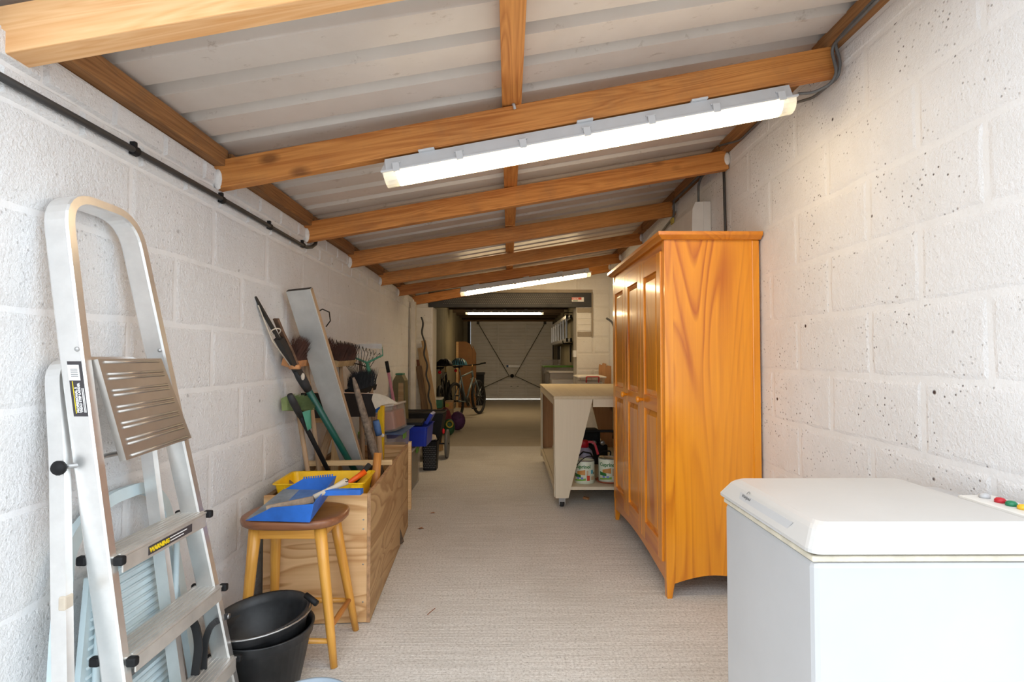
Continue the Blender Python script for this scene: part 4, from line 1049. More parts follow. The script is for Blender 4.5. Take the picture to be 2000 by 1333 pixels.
stick('shaft', bxw(-.07, .30, .02), atY(738, 885, 2.72), [.020, .019, .019, .022, .020], 'handle_orange', mh, 10)
db = solo('dark_offcut', MB().box(bxw(-BWd + .03, .21, .548), (.05, .016, .035), .002, Matrix.Rotation(.7, 3, 'Y')), 'timber_dark', 'small dark wooden offcut sticking up at the wall side of the plywood box', 'offcut', bxw(-BWd + .03, .21, .52))

# ------------------------------------------------------------------ long tools standing in the box
def lerp(a, b, t): return a + (b - a) * t
# aluminium plank
pT, pB = atY(584, 566, 2.60), atY(688, 905, 3.05)
pB = pT + (pB - pT) * ((pT.z - .022) / (pT.z - pB.z))
pk = thing('metal_plank', 'long flat grey aluminium plank leaning from the plywood box to the wall', 'plank', pB)
Wd = Vector((.99, -.10, .06)); D = (pT - pB).normalized(); nn = D.cross(Wd).normalized()
pkM = Matrix(((D.x, Wd.x, nn.x, pB.x), (D.y, Wd.y, nn.y, pB.y), (D.z, Wd.z, nn.z, pB.z), (0, 0, 0, 1)))
Wd = (Wd - D * Wd.dot(D)).normalized(); nn = D.cross(Wd)
F_ = Matrix(((D.x, Wd.x, nn.x, pB.x), (D.y, Wd.y, nn.y, pB.y), (D.z, Wd.z, nn.z, pB.z), (0, 0, 0, 1)))
L = (pT - pB).length
o = link('plank_face', MB().box((L / 2, 0, 0), (L, .124, .026), .002).mesh('plank_face'), 'alu_plank', pk); rel(o, F_, pk)
o = link('end_cap', MB().box((L + .001, 0, 0), (.003, .118, .022), .0).mesh('end_cap'), 'steel_dark', pk); rel(o, F_, pk)
o = link('edge_strip', MB().box((L / 2, .0635, 0), (L - .004, .004, .020), .0).mesh('edge_strip'), 'handle_wood', pk); rel(o, F_, pk)
# green-handled loppers
T, B = atY(497, 580, 2.34), atY(690, 915, 2.98)
B = T + (B - T) * 1.35
lo = thing('loppers', 'long-reach pruner with dark green pole and string-tied steel blades', 'pruner', B)
A = lambda t: lerp(T, B, t)
stick('pole', A(.345), B, .0165, 'green_tube', lo, 12)
stick('collar', A(.275), A(.36), [.019, .024, .023, .019], 'black_soft', lo, 12)
side = Vector((.5, .8, .1)).normalized()
part('blade', MB().sweep([A(.0), A(.05), A(.12), A(.25)], [(.004, -.012), (.004, .012), (-.004, .012), (-.004, -.012)], side), 'steel_dark', lo)
part('blade', MB().sweep([A(.10) + Vector((.014, .02, .03)), A(.15) + Vector((.012, .01, .022)), A(.20) + Vector((.018, 0, .01)), A(.29) + Vector((.006, 0, 0))], [(.005, -.017), (.005, .017), (-.005, .017), (-.005, -.017)], side), 'rust', lo)
part('cutter_head', MB().sweep([A(.15), A(.20), A(.27), A(.29)], [(.012, -.022), (.012, .024), (-.012, .024), (-.012, -.022)], side), 'steel_dark', lo)
for t in (.18, .24, .265): part('rivet', MB().ball(A(t) + Vector((.014, -.014, .004)), .0045, 8, 6), 'steel', lo, True)
part('string', MB().tube([A(.03) + Vector((.0, -.012, 0)), A(.15) + Vector((-.022, -.015, -.01)), A(.26) + Vector((-.012, -.016, 0))], .003, 6), 'rope', lo, True)
part('string', MB().tube(arc(A(.125) + Vector((.004, 0, 0)), .022, 0, 350, 12, (.8, 0, .6), (-.3, -.9, .3)), .003, 6, True), 'rope', lo, True)
part('string_knot', MB().ball(A(.305) + Vector((.018, -.022, .004)), (.010, .008, .018), 10, 6), 'rope', lo, True)
part('cord_wrap', MB().tube([A(.262) + Vector((-.02, -.01, 0)), A(.262) + Vector((.03, -.02, 0))], .012, 8), 'peach', lo, True)
# second pruner: black handle with grip
T, B = atY(566, 772, 2.50), atY(640, 918, 2.86); B = T + (B - T) * 1.6
bh = thing('shears', 'black tubular tool handle with rubber grip leaning on the wall by the green broom', 'tool handle', B)
stick('tube', lerp(T, B, .1), B, .012, 'black', bh, 10); stick('grip', T, lerp(T, B, .16), [.014, .018, .017, .015], 'black_soft', bh, 10)
part('green_clip', MB().prism([lerp(T, B, .16) + Vector(p) for p in ((.012, -.01, .02), (.045, 0, .03), (.05, 0, -.06), (.035, 0, -.07))], (0, .012, 0)), 'green_paint', bh)

def tufts(mb, c0, c1, dirv, length, spread, n, width, lean=.2, w=.0022):
    c0, c1, dirv = Vector(c0), Vector(c1), Vector(dirv).normalized()
    ax = (c1 - c0).normalized(); sd = ax.cross(dirv).normalized()
    for q in range(n):
        p = lerp(c0, c1, random.random()) + sd * random.uniform(-width, width)
        d = dirv * length * random.uniform(.85, 1.05) + sd * random.uniform(-spread, spread) + ax * random.uniform(-spread, spread)
        s = ax * w; s2 = sd * w
        mb.add([p - s, p + s, p + s2 * 1.5, p + d], [(0, 1, 3), (1, 2, 3), (2, 0, 3)])
    return mb
def broom(name, label, c0, c1, up, foot, bm, blk, n, length=.10, width=.022, hm='handle_wood', blockh=.035):
    c0, c1, up, foot = Vector(c0), Vector(c1), Vector(up).normalized(), Vector(foot)
    t = thing(name, label, 'broom', foot)
    ax = (c1 - c0).normalized()
    part('block', MB().sweep([c0, lerp(c0, c1, .5), c1], [(0, -width * 1.15), (0, width * 1.15), (-blockh, width), (-blockh, -width)], up), blk, t)
    b = part('bristles', tufts(MB(), c0 + ax * .008, c1 - ax * .008, up, length, length * .22, n, width), bm, t); b['kind'] = 'stuff'
    stick('handle', lerp(c0, c1, .5) - up * (blockh * .4), foot, .0125, hm, t, 8)
    return t
wallY = lambda Y, d: Vector((XL(Y) + d, Y, 0))
def V(p, z): return Vector((p.x, p.y, z))
broom('yard_broom', 'stiff brown-bristled yard broom standing head up behind the metal plank', V(wallY(2.58, .050), 1.125), V(wallY(3.06, .06), 1.140), (.35, .25, 1), bxw(-.33, .62, .02), 'brown_bristle', 'peach', 1500, .125)
broom('bass_broom', 'short brown broom with a pale wooden block, head up beside the wire rake', V(wallY(3.12, .09), 1.12), V(wallY(3.42, .11), 1.125), (.2, .25, 1), bxw(-.30, .95, .02), 'brown_bristle', 'tan_bristle', 1100, .11, .04)
broom('soft_broom', 'broom with soft black bristles standing head up behind the stake', V(wallY(3.30, .15), .93), V(wallY(3.55, .22), .96), (.1, -.1, 1), bxw(-.22, 1.0, .02), 'black', 'black', 900, .11, .035)
broom('green_broom', 'broom with pale green bristles between the two pruner handles', atY(560, 788, 2.58), atY(607, 790, 2.72), (.85, -.45, .25), bxw(-.33, .50, .02), 'green_bristle', 'green_bristle', 1400, .05, .03)
# black scoop with a pale curved edge
sv = thing('snow_shovel', 'wide black plastic shovel blade with a pale curved edge above the box', 'shovel', bxw(-.22, .80, .02))
a0, a1 = atY(588, 768, 2.83), atY(735, 770, 3.24)
vs = []; N = 10
for k in range(N + 1):
    f = k / N; p = lerp(a0, a1, f); bow = .035 * math.sin(math.pi * f)
    vs += [p + Vector((0, bow, .0)), p + Vector((0, bow - .02, -.135))]
    vs += [p + Vector((0, bow + .004, .0)), p + Vector((0, bow - .016, -.135))]
fs = []
for k in range(N):
    i = 4 * k; fs += [(i, i + 4, i + 5, i + 1), (i + 2, i + 3, i + 7, i + 6), (i, i + 2, i + 6, i + 4), (i + 1, i + 5, i + 7, i + 3)]
fs += [(0, 1, 3, 2), (4 * N, 4 * N + 2, 4 * N + 3, 4 * N + 1)]
part('blade', MB().add(vs, fs), 'black', sv)
e0 = [atY(x, y, Y) for x, y, Y in ((722, 771, 3.22), (738, 769, 3.23), (758, 776, 3.24), (778, 788, 3.25))]; e1 = [atY(x, y, Y) for x, y, Y in ((733, 800, 3.20), (745, 792, 3.21), (760, 789, 3.22), (777, 789, 3.24))]
vs = e0 + e1 + [p + Vector((0, .004, 0)) for p in e0 + e1]
part('edge_plate', MB().add(vs, [(0, 1, 5, 4), (1, 2, 6, 5), (2, 3, 7, 6), (8, 12, 13, 9), (9, 13, 14, 10), (10, 14, 15, 11)]), 'edge_beige', sv)
part('edge_lip', MB().tube([a0 + Vector((0, -.002, .002)), lerp(a0, a1, .5) + Vector((0, .033, .002)), a1 + Vector((0, -.002, .002))], .003, 6), 'alu', sv)
stick('handle', lerp(a0, a1, .5) + Vector((0, .04, -.05)), bxw(-.20, .80, .02), .014, 'handle_wood', sv, 8)
# weathered stake
T, B = atY(690, 738, 2.97), atY(733, 890, 3.10); B = T + (B - T) * ((T.z - .02) / (T.z - B.z))
sk_ = solo('stake', MB().tube([T, lerp(T, B, .03), lerp(T, B, .09), lerp(T, B, .3), B], [.007, .013, .018, .023, .025], 8), 'grey_stake', 'weathered pointed wooden stake standing in the plywood box', 'stake', B, None, True)
# spring-tine rake, head up
rk = thing('leaf_rake', 'black wire fan rake standing head up near the wall', 'rake', bxw(-.25, 1.05, .02))
hub = atY(702, 752, 3.45); tips = []
for q in range(15):
    f = q / 14; tp = lerp(atY(640, 662, 3.18), atY(740, 690, 3.62), f) + Vector((0, 0, .012 * math.sin(math.pi * f)))
    mid = lerp(hub, tp, .92); part('tine', MB().tube([hub, lerp(hub, tp, .5), mid, tp + Vector((.01, -.02, 0)), tp + Vector((.02, -.035, -.03))], .0022, 5), 'steel_dark', rk); tips.append(lerp(hub, tp, .52))
part('spread_bar', MB().tube(tips, .0045, 6), 'steel_dark', rk, True)
part('socket', MB().tube([hub, hub + Vector((.01, .01, -.10))], .013, 8), 'steel_dark', rk, True)
stick('handle', hub + Vector((.008, .008, -.06)), bxw(-.25, 1.05, .02), .012, 'handle_wood', rk, 8)
# green-framed rake
gr = thing('soil_rake', 'green-framed metal rake with wooden handle standing head up in the box', 'rake', bxw(-.16, 1.15, .02))
Yg = 3.50
gl, gr_, gc = atY(690, 698, Yg), atY(748, 694, Yg + .02), atY(717, 709, Yg)
part('head_frame', MB().tube([gl, gc, gr_], [.006, .008, .006], 8), 'green_paint', gr, True)
for p, q in ((gl, atY(684, 682, Yg)), (gr_, atY(746, 678, Yg + .02))): part('side_wire', MB().tube([p, q], .003, 6), 'green_paint', gr)
pl0 = [atY(x, y, Yg) for x, y in ((683, 675), (700, 672.5), (725, 671.5), (745, 672))]; pl1 = [atY(x, y, Yg - .01) for x, y in ((684, 684), (702, 681.5), (725, 681), (746, 682))]
part('blade_plate', MB().add(pl0 + pl1 + [p + Vector((0, .004, 0)) for p in pl0 + pl1], [(0, 1, 5, 4), (1, 2, 6, 5), (2, 3, 7, 6), (8, 12, 13, 9), (9, 13, 14, 10), (10, 14, 15, 11), (0, 8, 9, 1), (1, 9, 10, 2), (2, 10, 11, 3)]), 'alu_dull', gr)
for q in range(8):
    f = (q + .5) / 8; part('tine', MB().tube([lerp(gl, gr_, f) + Vector((0, 0, -.012)), lerp(pl1[0], pl1[3], f)], .0028, 5), 'alu_dull', gr)
stick('socket', gc, atY(722, 732, Yg), [.010, .014, .016], 'green_paint', gr, 10)
stick('handle', atY(721, 728, Yg), bxw(-.13, 1.15, .02), .0145, 'handle_wood', gr, 10)
# old spade shaft behind
sp_ = solo('spade_shaft', MB().tube([atY(703, 705, 3.55), atY(716, 800, 3.5), bxw(-.2, 1.2, .02)], [.011, .014, .014], 8), 'rust', 'dark brown tool shaft standing between the fan rake and the green rake', 'tool handle', bxw(-.2, 1.2, .02), None, True)
# handle with blue collar, spirit level
bcx = thing('pick_handle', 'wooden tool handle with a dusty blue collar standing in the far end of the box', 'tool handle', bxw(-.13, .98, .02))
cT = atY(734, 822, 3.25); cM = atY(740, 850, 3.27)
stick('collar', cT, lerp(cT, cM, 1.0), [.020, .022, .020], 'blue_dusty', bcx, 10); stick('handle', lerp(cT, cM, .9), bxw(-.09, .95, .02), [.016, .018, .019], 'handle_wood', bcx, 10)
lv = thing('spirit_level', 'yellow spirit level standing upright at the far end of the plywood box', 'level', bxw(-.12, 1.17, .02))
l0, l1 = bxw(-.155, 1.17, .02), atY(747, 793, 3.42)
o = beam('body', l0, l1, .024, .030, 'yellow', lv, (0, 1, 0)); Lh = (l1 - l0).length
part('curved_end', MB().prism([atY(747, 793, 3.405), atY(738, 803, 3.405), atY(737, 818, 3.405), atY(741, 828, 3.405), atY(748, 828, 3.405)], (0, .014, 0)), 'yellow', lv)
part('vial', MB().lathe([(.010, -.004), (.012, 0), (.010, .004)], 14, atY(747, 851, 3.395), Matrix.Rotation(math.pi / 2, 3, 'X')), 'sticker_white', lv, True)
# timber frame leaning inside the box
wf = thing('pine_trestle', 'rough pine frame leaning inside the plywood box by the wall', 'frame', bxw(-.40, .60, .02))
beam('upright', bxw(-.36, .75, .02), atY(658, 818, 3.15), .045, .02, 'pine_plain', wf, (0, 1, 0)); beam('diagonal', bxw(-.42, .42, .30), atY(650, 826, 3.22), .04, .02, 'handle_wood', wf, (0, 1, 0))
beam('top_rail', atY(598, 818, 2.95), atY(660, 816, 3.14), .05, .02, 'pine_plain', wf, (0, 1, 0))
# wall hooks
for x, y, lab in ((628, 620, 'bent steel utility hook on the left wall right of the metal plank'), (576, 617, 'short rusty steel pin on the left wall left of the metal plank')):
    c = atX(x, y, -1.10); c.x = XL(c.y) + .004; t = thing('wall_hook', lab, 'hook', c)
    if x > 600: part('hook', MB().tube([c + Vector((0, -.02, .03)), c + Vector((.03, -.03, .045)), c + Vector((.06, .0, .03)), c + Vector((.06, .02, -.02)), c + Vector((.035, .02, -.055))], .004, 6), 'steel_dark', t, True)
    else: part('hook', MB().tube([c + Vector((0, .02, .015)), c + Vector((.05, -.03, -.015))], .005, 6), 'rust', t, True)

# ------------------------------------------------------------------ conduit and cables
cd = thing('conduit', 'black cable conduit clipped along the top of the left wall', 'conduit', (XL(1.5), 1.5, 1.735))
cp_ = [Vector((XL(y) + .018, y, z)) for y, z in ((.93, 1.730), (1.3, 1.734), (1.6, 1.736), (2.0, 1.737), (2.4, 1.735), (2.80, 1.732), (2.90, 1.735), (2.98, 1.752), (3.04, 1.78), (3.06, 1.83))]
part('pipe', MB().tube(cp_, .0095, 10), 'cable_black', cd, True)
for y in (1.534, 2.017, 2.439, 2.85):
    p = Vector((XL(y) + .014, y, 1.736)); part('clip', MB().tube([p + Vector((0, -.011, 0)), p + Vector((0, .011, 0))], .0145, 10).box(p + Vector((-.002, 0, .016)), (.018, .014, .02), .003), 'black', cd)
rwp = lambda x, y, d=.012: (lambda p: Vector((XR(p.y) - d, p.y, p.z)))(atX(x, y, 1.2))
def cable(label, pts, r, mat, base):
    return solo('cable', MB().tube(rounded([Vector(p) for p in pts], .03, 5), r, 7), mat, label, 'cable', base, None, True)
e1 = Vector((1.05, 1.935, 2.12))
for k, (dz, lab) in enumerate(((0, 'upper grey cable running along the roof edge above the right wall'), (-.018, 'lower grey cable along the roof edge dropping to the nearest strip light'))):
    pts = [Vector((XR(1.0) - .06, .95, 2.285 + dz)), Vector((XR(1.5) - .05, 1.5, 2.275 + dz)), Vector((XR(1.9) - .035 - .012 * k, 1.885, 2.27 + dz))]
    pts += [Vector((XR(1.9) - .014 - .012 * k, 1.885, 2.16)), Vector((XR(1.9) - .04, 1.90, 2.135 - .008 * k)), Vector((1.12, 1.93, 2.115 - .006 * k)), Vector((1.065, 1.935, 2.108))] if k else [Vector((XR(1.9) - .012, 1.885, 2.20)), Vector((XR(1.9) - .02, 1.888, 2.145)), Vector((XR(2.1) - .02, 2.05, 2.15)), Vector((XR(2.4) - .012, 2.4, 2.265)), Vector((XR(2.7) - .02, 2.72, 2.255)), Vector((XR(2.85) - .07, 2.87, 2.285))]
    cable(lab, pts, .0055, 'cable_grey', pts[2])
pts = [Vector((XR(2.95) - .012, 2.96, 2.20)), Vector((XR(2.95) - .012, 2.955, 2.12)), Vector((XR(2.95) - .014, 2.945, 1.95)), Vector((XR(2.95) - .012, 2.94, 1.70))]
cable('black cable dropping vertically down the right wall above the wardrobe', pts, .0075, 'cable_black', pts[-1])
pts = [Vector((XR(3.0) - .03, 3.0, 2.255)), Vector((XR(3.2) - .03, 3.25, 2.25)), Vector((XR(3.22) - .05, 3.26, 2.2)), Vector((XR(3.22) - .05, 3.26, 2.08))]
cable('grey cable entering the top of the white fuse box', pts, .0075, 'cable_grey', pts[-1])
pts = [Vector((XR(3.3) - .03, 3.30, 2.265)), Vector((XR(3.8) - .03, 3.84, 2.265)), Vector((XR(3.87) - .02, 3.868, 2.25)), Vector((XR(3.87) - .02, 3.868, 2.16)), Vector((XR(4.2) - .02, 4.2, 2.12)), Vector((XR(5) - .02, 5.0, 2.13)), Vector((XR(6.3) - .02, 6.4, 2.12))]
cable('thick grey cable clipped along the right wall behind the wardrobe', pts, .009, 'cable_grey', pts[-1])
fb = thing('fuse_box', 'white fuse box on the right wall above the wardrobe', 'fuse box', (XR(3.35), 3.22, 1.75))
xw = XR(3.4) - .001
part('back_box', MB().bx(xw - .045, xw, 3.19, 3.62, 1.74, 2.075, .004), 'plastic_white', fb)
cv = [(xw - .0455, 1.74), (xw - .0455, 2.075), (xw - .095, 2.070), (xw - .112, 2.03), (xw - .116, 1.92), (xw - .112, 1.80), (xw - .098, 1.745)]
part('cover', MB().prism([(x, 3.192, z) for x, z in cv], (0, .426, 0)), 'plastic_white', fb)
part('yellow_tag', MB().bx(xw - .118, xw - .109, 3.56, 3.61, 2.035, 2.072), 'bag_yellow', fb)

# ------------------------------------------------------------------ things beyond the plywood box, left side
def clear_box(label, x0, x1, y0, y1, z0, z1, lid, mat='clear', contents=None, clip=None, group='clear plastic storage boxes', name='storage_box'):
    cx, cy = (x0 + x1) / 2, (y0 + y1) / 2; t = thing(name, label, 'storage box', (cx, cy, z0), group)
    hx, hy, H = (x1 - x0) / 2 - .012, (y1 - y0) / 2 - .012, z1 - z0
    link('tub', tub(hx, hy, H - .02, .015, .010).mesh('tub'), mat, t)
    if lid:
        lo_ = MB().box((0, 0, H - .004), (x1 - x0, y1 - y0, .018), .005).box((0, 0, H + .007), (x1 - x0 - .05, y1 - y0 - .05, .008), .003); link('lid', lo_.mesh('lid'), lid, t)
    if contents: link('contents', MB().box((0, 0, (H - .03) * .42 + .004), (2 * hx - .05, 2 * hy - .05, (H - .03) * .8), .01).mesh('contents'), contents, t)
    if clip:
        for sg in (-1, 1): link('clip', MB().box((sg * (hx + .012), 0, H - .03), (.012, .09, .05), .003).mesh('clip'), clip, t)
    return t
clear_box('open clear storage box directly behind the plywood box', -1.105, -.775, 3.72, 4.32, .001, .585, None, 'clear', 'handle_wood', 'green_lid')
clear_box('clear storage box with lime green clips under the blue crate', -1.105, -.79, 4.38, 4.98, .001, .36, 'clear_lid', 'clear', 'olive', 'green_lid')
sb = thing('salmon_box', 'clear box with blue clip and salmon pink contents tilted on the open storage box', 'storage box', (-.88, 4.02, .590))
sb.rotation_euler = (0, math.radians(-9), math.radians(-6))
link('tub', tub(.095, .15, .17, .006, .008).mesh('tub'), 'clear', sb); link('contents', MB().box((-.004, 0, .076), (.165, .27, .13), .008).mesh('contents'), 'salmon', sb)
link('lid', MB().box((0, 0, .186), (.205, .31, .016), .005).mesh('lid'), 'clear_lid', sb); link('clip', MB().box((-.035, -.166, .170), (.10, .012, .035), .003).mesh('clip'), 'blue', sb)
solo('blue_folder', MB().box((-.90, 4.05, .5875), (.30, .5, .004), .001), 'blue_dusty', 'thin blue folder lying under the tilted salmon pink box', 'folder', (-.9, 4.05, .586))
bcx_ = thing('blue_crate', 'deep blue plastic crate on top of the green-clipped storage box', 'crate', (-.86, 4.72, .377))
link('crate_body', tub(.178, .19, .165, .012, .010).mesh('crate_body'), 'blue_crate', bcx_)
link('flap', MB().box((.165, .06, .215), (.03, .20, .10), .003, Matrix.Rotation(.5, 3, 'Y')).mesh('flap'), 'blue_crate', bcx_)
solo('black_case', MB().box((-.875, 4.70, .562), (.26, .30, .03), .006, Matrix.Rotation(.08, 3, 'Z')), 'black', 'flat black case lying across the top of the blue crate', 'case', (-.875, 4.70, .547))
bk = thing('mesh_basket', 'black perforated plastic basket standing beside the garden cart', 'basket', (-.785, 5.44, 0))
link('basket_body', tub(.078, .09, .285, .012, .004).mesh('basket_body'), 'black', bk)
hm = MB()
for r in range(12):
    for c in range(8):
        x = -.055 + c * .0155 + (.0075 if r % 2 else 0); z = .03 + r * .019; y = -.0785 - (z / .285) * .0118
        hm.add([(x + .0052 * math.cos(a), y - .0008, z + .0062 * math.sin(a)) for a in [math.pi / 3 * q for q in range(6)]], [(0, 1, 2, 3, 4, 5)])
h_ = link('perforation', hm.mesh('perforation'), 'cable_grey', bk); h_['kind'] = 'stuff'
solo('rope_coil', MB().tube([Vector((-.785 + .055 * math.cos(q * .7) * (1 - q * .008), 5.44 + .06 * math.sin(q * .7), .297 + .0012 * q)) for q in range(36)], .010, 7), 'rope', 'coil of pale rope piled on top of the black basket', 'rope', (-.785, 5.44, .289), None, True)
ct = thing('garden_cart', 'black plastic garden cart with one narrow wheel in view beside the left wall', 'cart', (-.95, 6.0, 0))
o = [(-1.14, 5.80, .20), (-.765, 5.80, .16), (-.705, 5.80, .50), (-.715, 5.80, .52), (-1.13, 5.80, .52)]
part('tub', MB().prism(o, (0, .32, 0)), 'black', ct)
part('rim', MB().tube([(-1.14, 5.80, .522), (-.705, 5.80, .522), (-.705, 6.12, .522), (-1.14, 6.12, .522)], .010, 6, True), 'black_soft', ct, True)
part('wheel', MB().lathe([(.05, -.012), (.13, -.016), (.155, -.014), (.16, 0), (.155, .014), (.13, .016), (.05, .012)], 28, (-.685, 6.02, .16), Matrix.Rotation(math.pi / 2, 3, 'Y')), 'cable_grey', ct, True)
part('axle', MB().tube([(-1.1, 6.02, .16), (-.665, 6.02, .16)], .009, 8), 'steel_dark', ct)
for x in (-1.09, -.80): part('leg', MB().tube([(x, 5.84, .22), (x, 5.86, .0)], .012, 8), 'black_soft', ct)
part('reflector', MB().ball((-.700, 5.795, .33), (.014, .008, .03), 10, 6), 'red_lamp', ct, True)
ph = thing('pink_broom', 'pink broom handle with a black grip leaning on the left wall', 'broom', (-.98, 4.60, 0))
T, B = atY(755, 707, 4.55), atY(770, 790, 4.62); dB = T + (B - T) * ((T.z - .40) / (T.z - B.z))
stick('handle', T, dB, .013, 'pink', ph, 10); stick('grip', lerp(dB, T, .87), T + (T - dB).normalized() * .004, .0155, 'black', ph, 10)
part('head', MB().box((dB.x, dB.y + .1, dB.z - .0), (.05, .26, .05), .008), 'blue_dusty', ph)
b_ = part('bristles', tufts(MB(), dB + Vector((0, -.02, -.02)), dB + Vector((0, .22, -.02)), (0, 0, -1), .07, .01, 160, .018), 'blue_dusty', ph); b_['kind'] = 'stuff'
ph.location.z = 0
ob = thing('olive_bin', 'tall narrow olive and dark green plastic bin against the left wall', 'bin', (-1.05, 5.28, 0))
p_ = [(-1.135, 5.20, 0), (-.985, 5.20, 0), (-1.005, 5.20, .90), (-1.035, 5.20, .955), (-1.09, 5.20, .955), (-1.12, 5.20, .90)]
part('shell', MB().prism(p_, (0, .16, 0)), 'olive', ob); part('end_panel', MB().prism([(x, 5.196, z) for x, z in ((-1.075, .02), (-1.0, .02), (-1.018, .88), (-1.065, .88))], (0, .003, 0)), 'timber_mid', ob)
part('lid_rim', MB().bx(-1.10, -1.03, 5.215, 5.345, .9555, .972, .004), 'green_paint', ob)
beam_p = lambda a, b, w, h, mat, label, cat='timber': tag(beam(cat, a, b, w, h, mat, None, (0, 1, 0)), label, cat)
beam_p((-1.112, 6.27, .0), (-1.112, 6.27, 1.775), .055, .06, 'paint_white', 'tall white painted timber post standing at the far left corner', 'post')
beam_p((-.93, 6.40, .01), (-1.06, 6.50, 1.10), .11, .022, 'timber_red', 'red brown board leaning in the far left corner by the white post', 'board')
beam_p((-.86, 6.38, .01), (-1.055, 6.47, 1.24), .085, .025, 'timber_mid', 'pale timber length leaning in the middle of the stack by the pier', 'timber')
beam_p((-.80, 6.42, .01), (-1.04, 6.56, 1.33), .055, .025, 'timber_mid', 'rightmost thin timber length leaning against the left pier', 'timber')
beam_p((-.90, 6.30, .01), (-1.075, 6.42, 1.02), .07, .03, 'timber_dark', 'dark timber length leaning in front of the stack by the white post', 'timber')
we = [Vector((-1.035 + .13 * f + .012 * math.sin(f * 30), 6.36 - .02 * f, 1.60 - 1.2 * f)) for f in [k / 60 for k in range(61)]]
solo('wavy_edging', MB().sweep(we, [(.03, -.006), (.03, .006), (-.03, .006), (-.03, -.006)], (.0, 1, .0)), 'black_soft', 'black wavy edging strip leaning beside the white post', 'edging', we[-1])

# deeper, by the bicycle
solo('purple_bag', MB().ball((-.78, 8.25, .145), (.12, .10, .145), 16, 10), 'purple', 'round purple patterned bag on the floor near the bicycle', 'bag', (-.78, 8.25, 0), None, True)
yb_ = thing('net_bag', 'green bag with a yellow ring print slumped in front of the purple bag', 'bag', (-.84, 7.7, 0))
part('bag_body', MB().ball((-.85, 7.7, .12), (.085, .07, .12), 14, 8), 'bag_green', yb_, True); part('yellow_ring', MB().tube(arc((-.835, 7.628, .17), .045, 0, 345, 18, (1, 0, 0), (0, .2, 1)), .011, 6, True), 'bag_yellow', yb_, True)
solo('red_bag', MB().ball((-.93, 7.95, .19), (.09, .10, .19), 14, 8), 'bag_red', 'dark red fabric bag standing behind the green bag', 'bag', (-.93, 7.95, 0), None, True)
gt = thing('lidded_tub', 'green tub with a pale lid on a dark carton by the inner left wall', 'tub', (-1.06, 8.05, .362))
part('tub_body', MB().bx(-1.15, -.985, 7.95, 8.15, .362, .485, .01), 'green_paint', gt); part('lid', MB().bx(-1.155, -.98, 7.945, 8.155, .486, .52, .01), 'sticker_white', gt)
solo('dark_carton', MB().bx(-1.155, -.975, 7.9, 8.2, .001, .361, .008), 'timber_dark', 'dark carton on the floor under the green tub', 'carton', (-1.06, 8.05, 0))
cb2 = thing('picture_box', 'small box with orange and yellow print standing behind the red bag', 'carton', (-.91, 8.3, .0))
part('carton_body', MB().bx(-.97, -.85, 8.22, 8.36, .001, .45, .004), 'timber_mid', cb2); part('print', MB().bx(-.968, -.852, 8.2185, 8.2199, .33, .43), 'tin_orange', cb2); part('print', MB().bx(-.965, -.91, 8.217, 8.2184, .36, .41), 'bag_yellow', cb2)
cb = thing('cardboard_sheet', 'big brown cardboard carton with a slanting top corner by the inner left wall', 'carton', (-.98, 11.9, 0))
part('face', MB().prism([(-1.10, 11.8, .002), (-.80, 11.8, .002), (-.80, 11.8, 1.28), (-.85, 11.8, 1.40), (-.94, 11.8, 1.455), (-1.10, 11.8, 1.455)], (0, .25, 0)), 'card', cb)
part('pale_edge', MB().bx(-1.155, -1.101, 11.79, 12.05, .002, 1.45), 'pine_plain', cb)
part('flap', MB().prism([(-.799, 11.86, .002), (-.72, 11.9, .002), (-.72, 11.9, 1.20), (-.799, 11.86, 1.38)], (0, .10, 0)), 'card', cb)
for q in range(4): part('print_mark', MB().bx(-.90 + .02 * (q % 2), -.87 + .02 * (q % 2), 11.797, 11.7995, 1.02 + q * .06, 1.035 + q * .06), 'timber_dark', cb)
bn = thing('black_bin', 'black lidded bin standing in front of the left edge of the garage door', 'bin', (-.72, 12.45, 0))
part('bin_body', MB().prism([(-.86, 12.3, .002), (-.585, 12.3, .002), (-.565, 12.3, .70), (-.88, 12.3, .70)], (0, .3, 0)), 'black', bn); part('lid', MB().bx(-.895, -.55, 12.28, 12.62, .701, .755, .012), 'black_soft', bn)

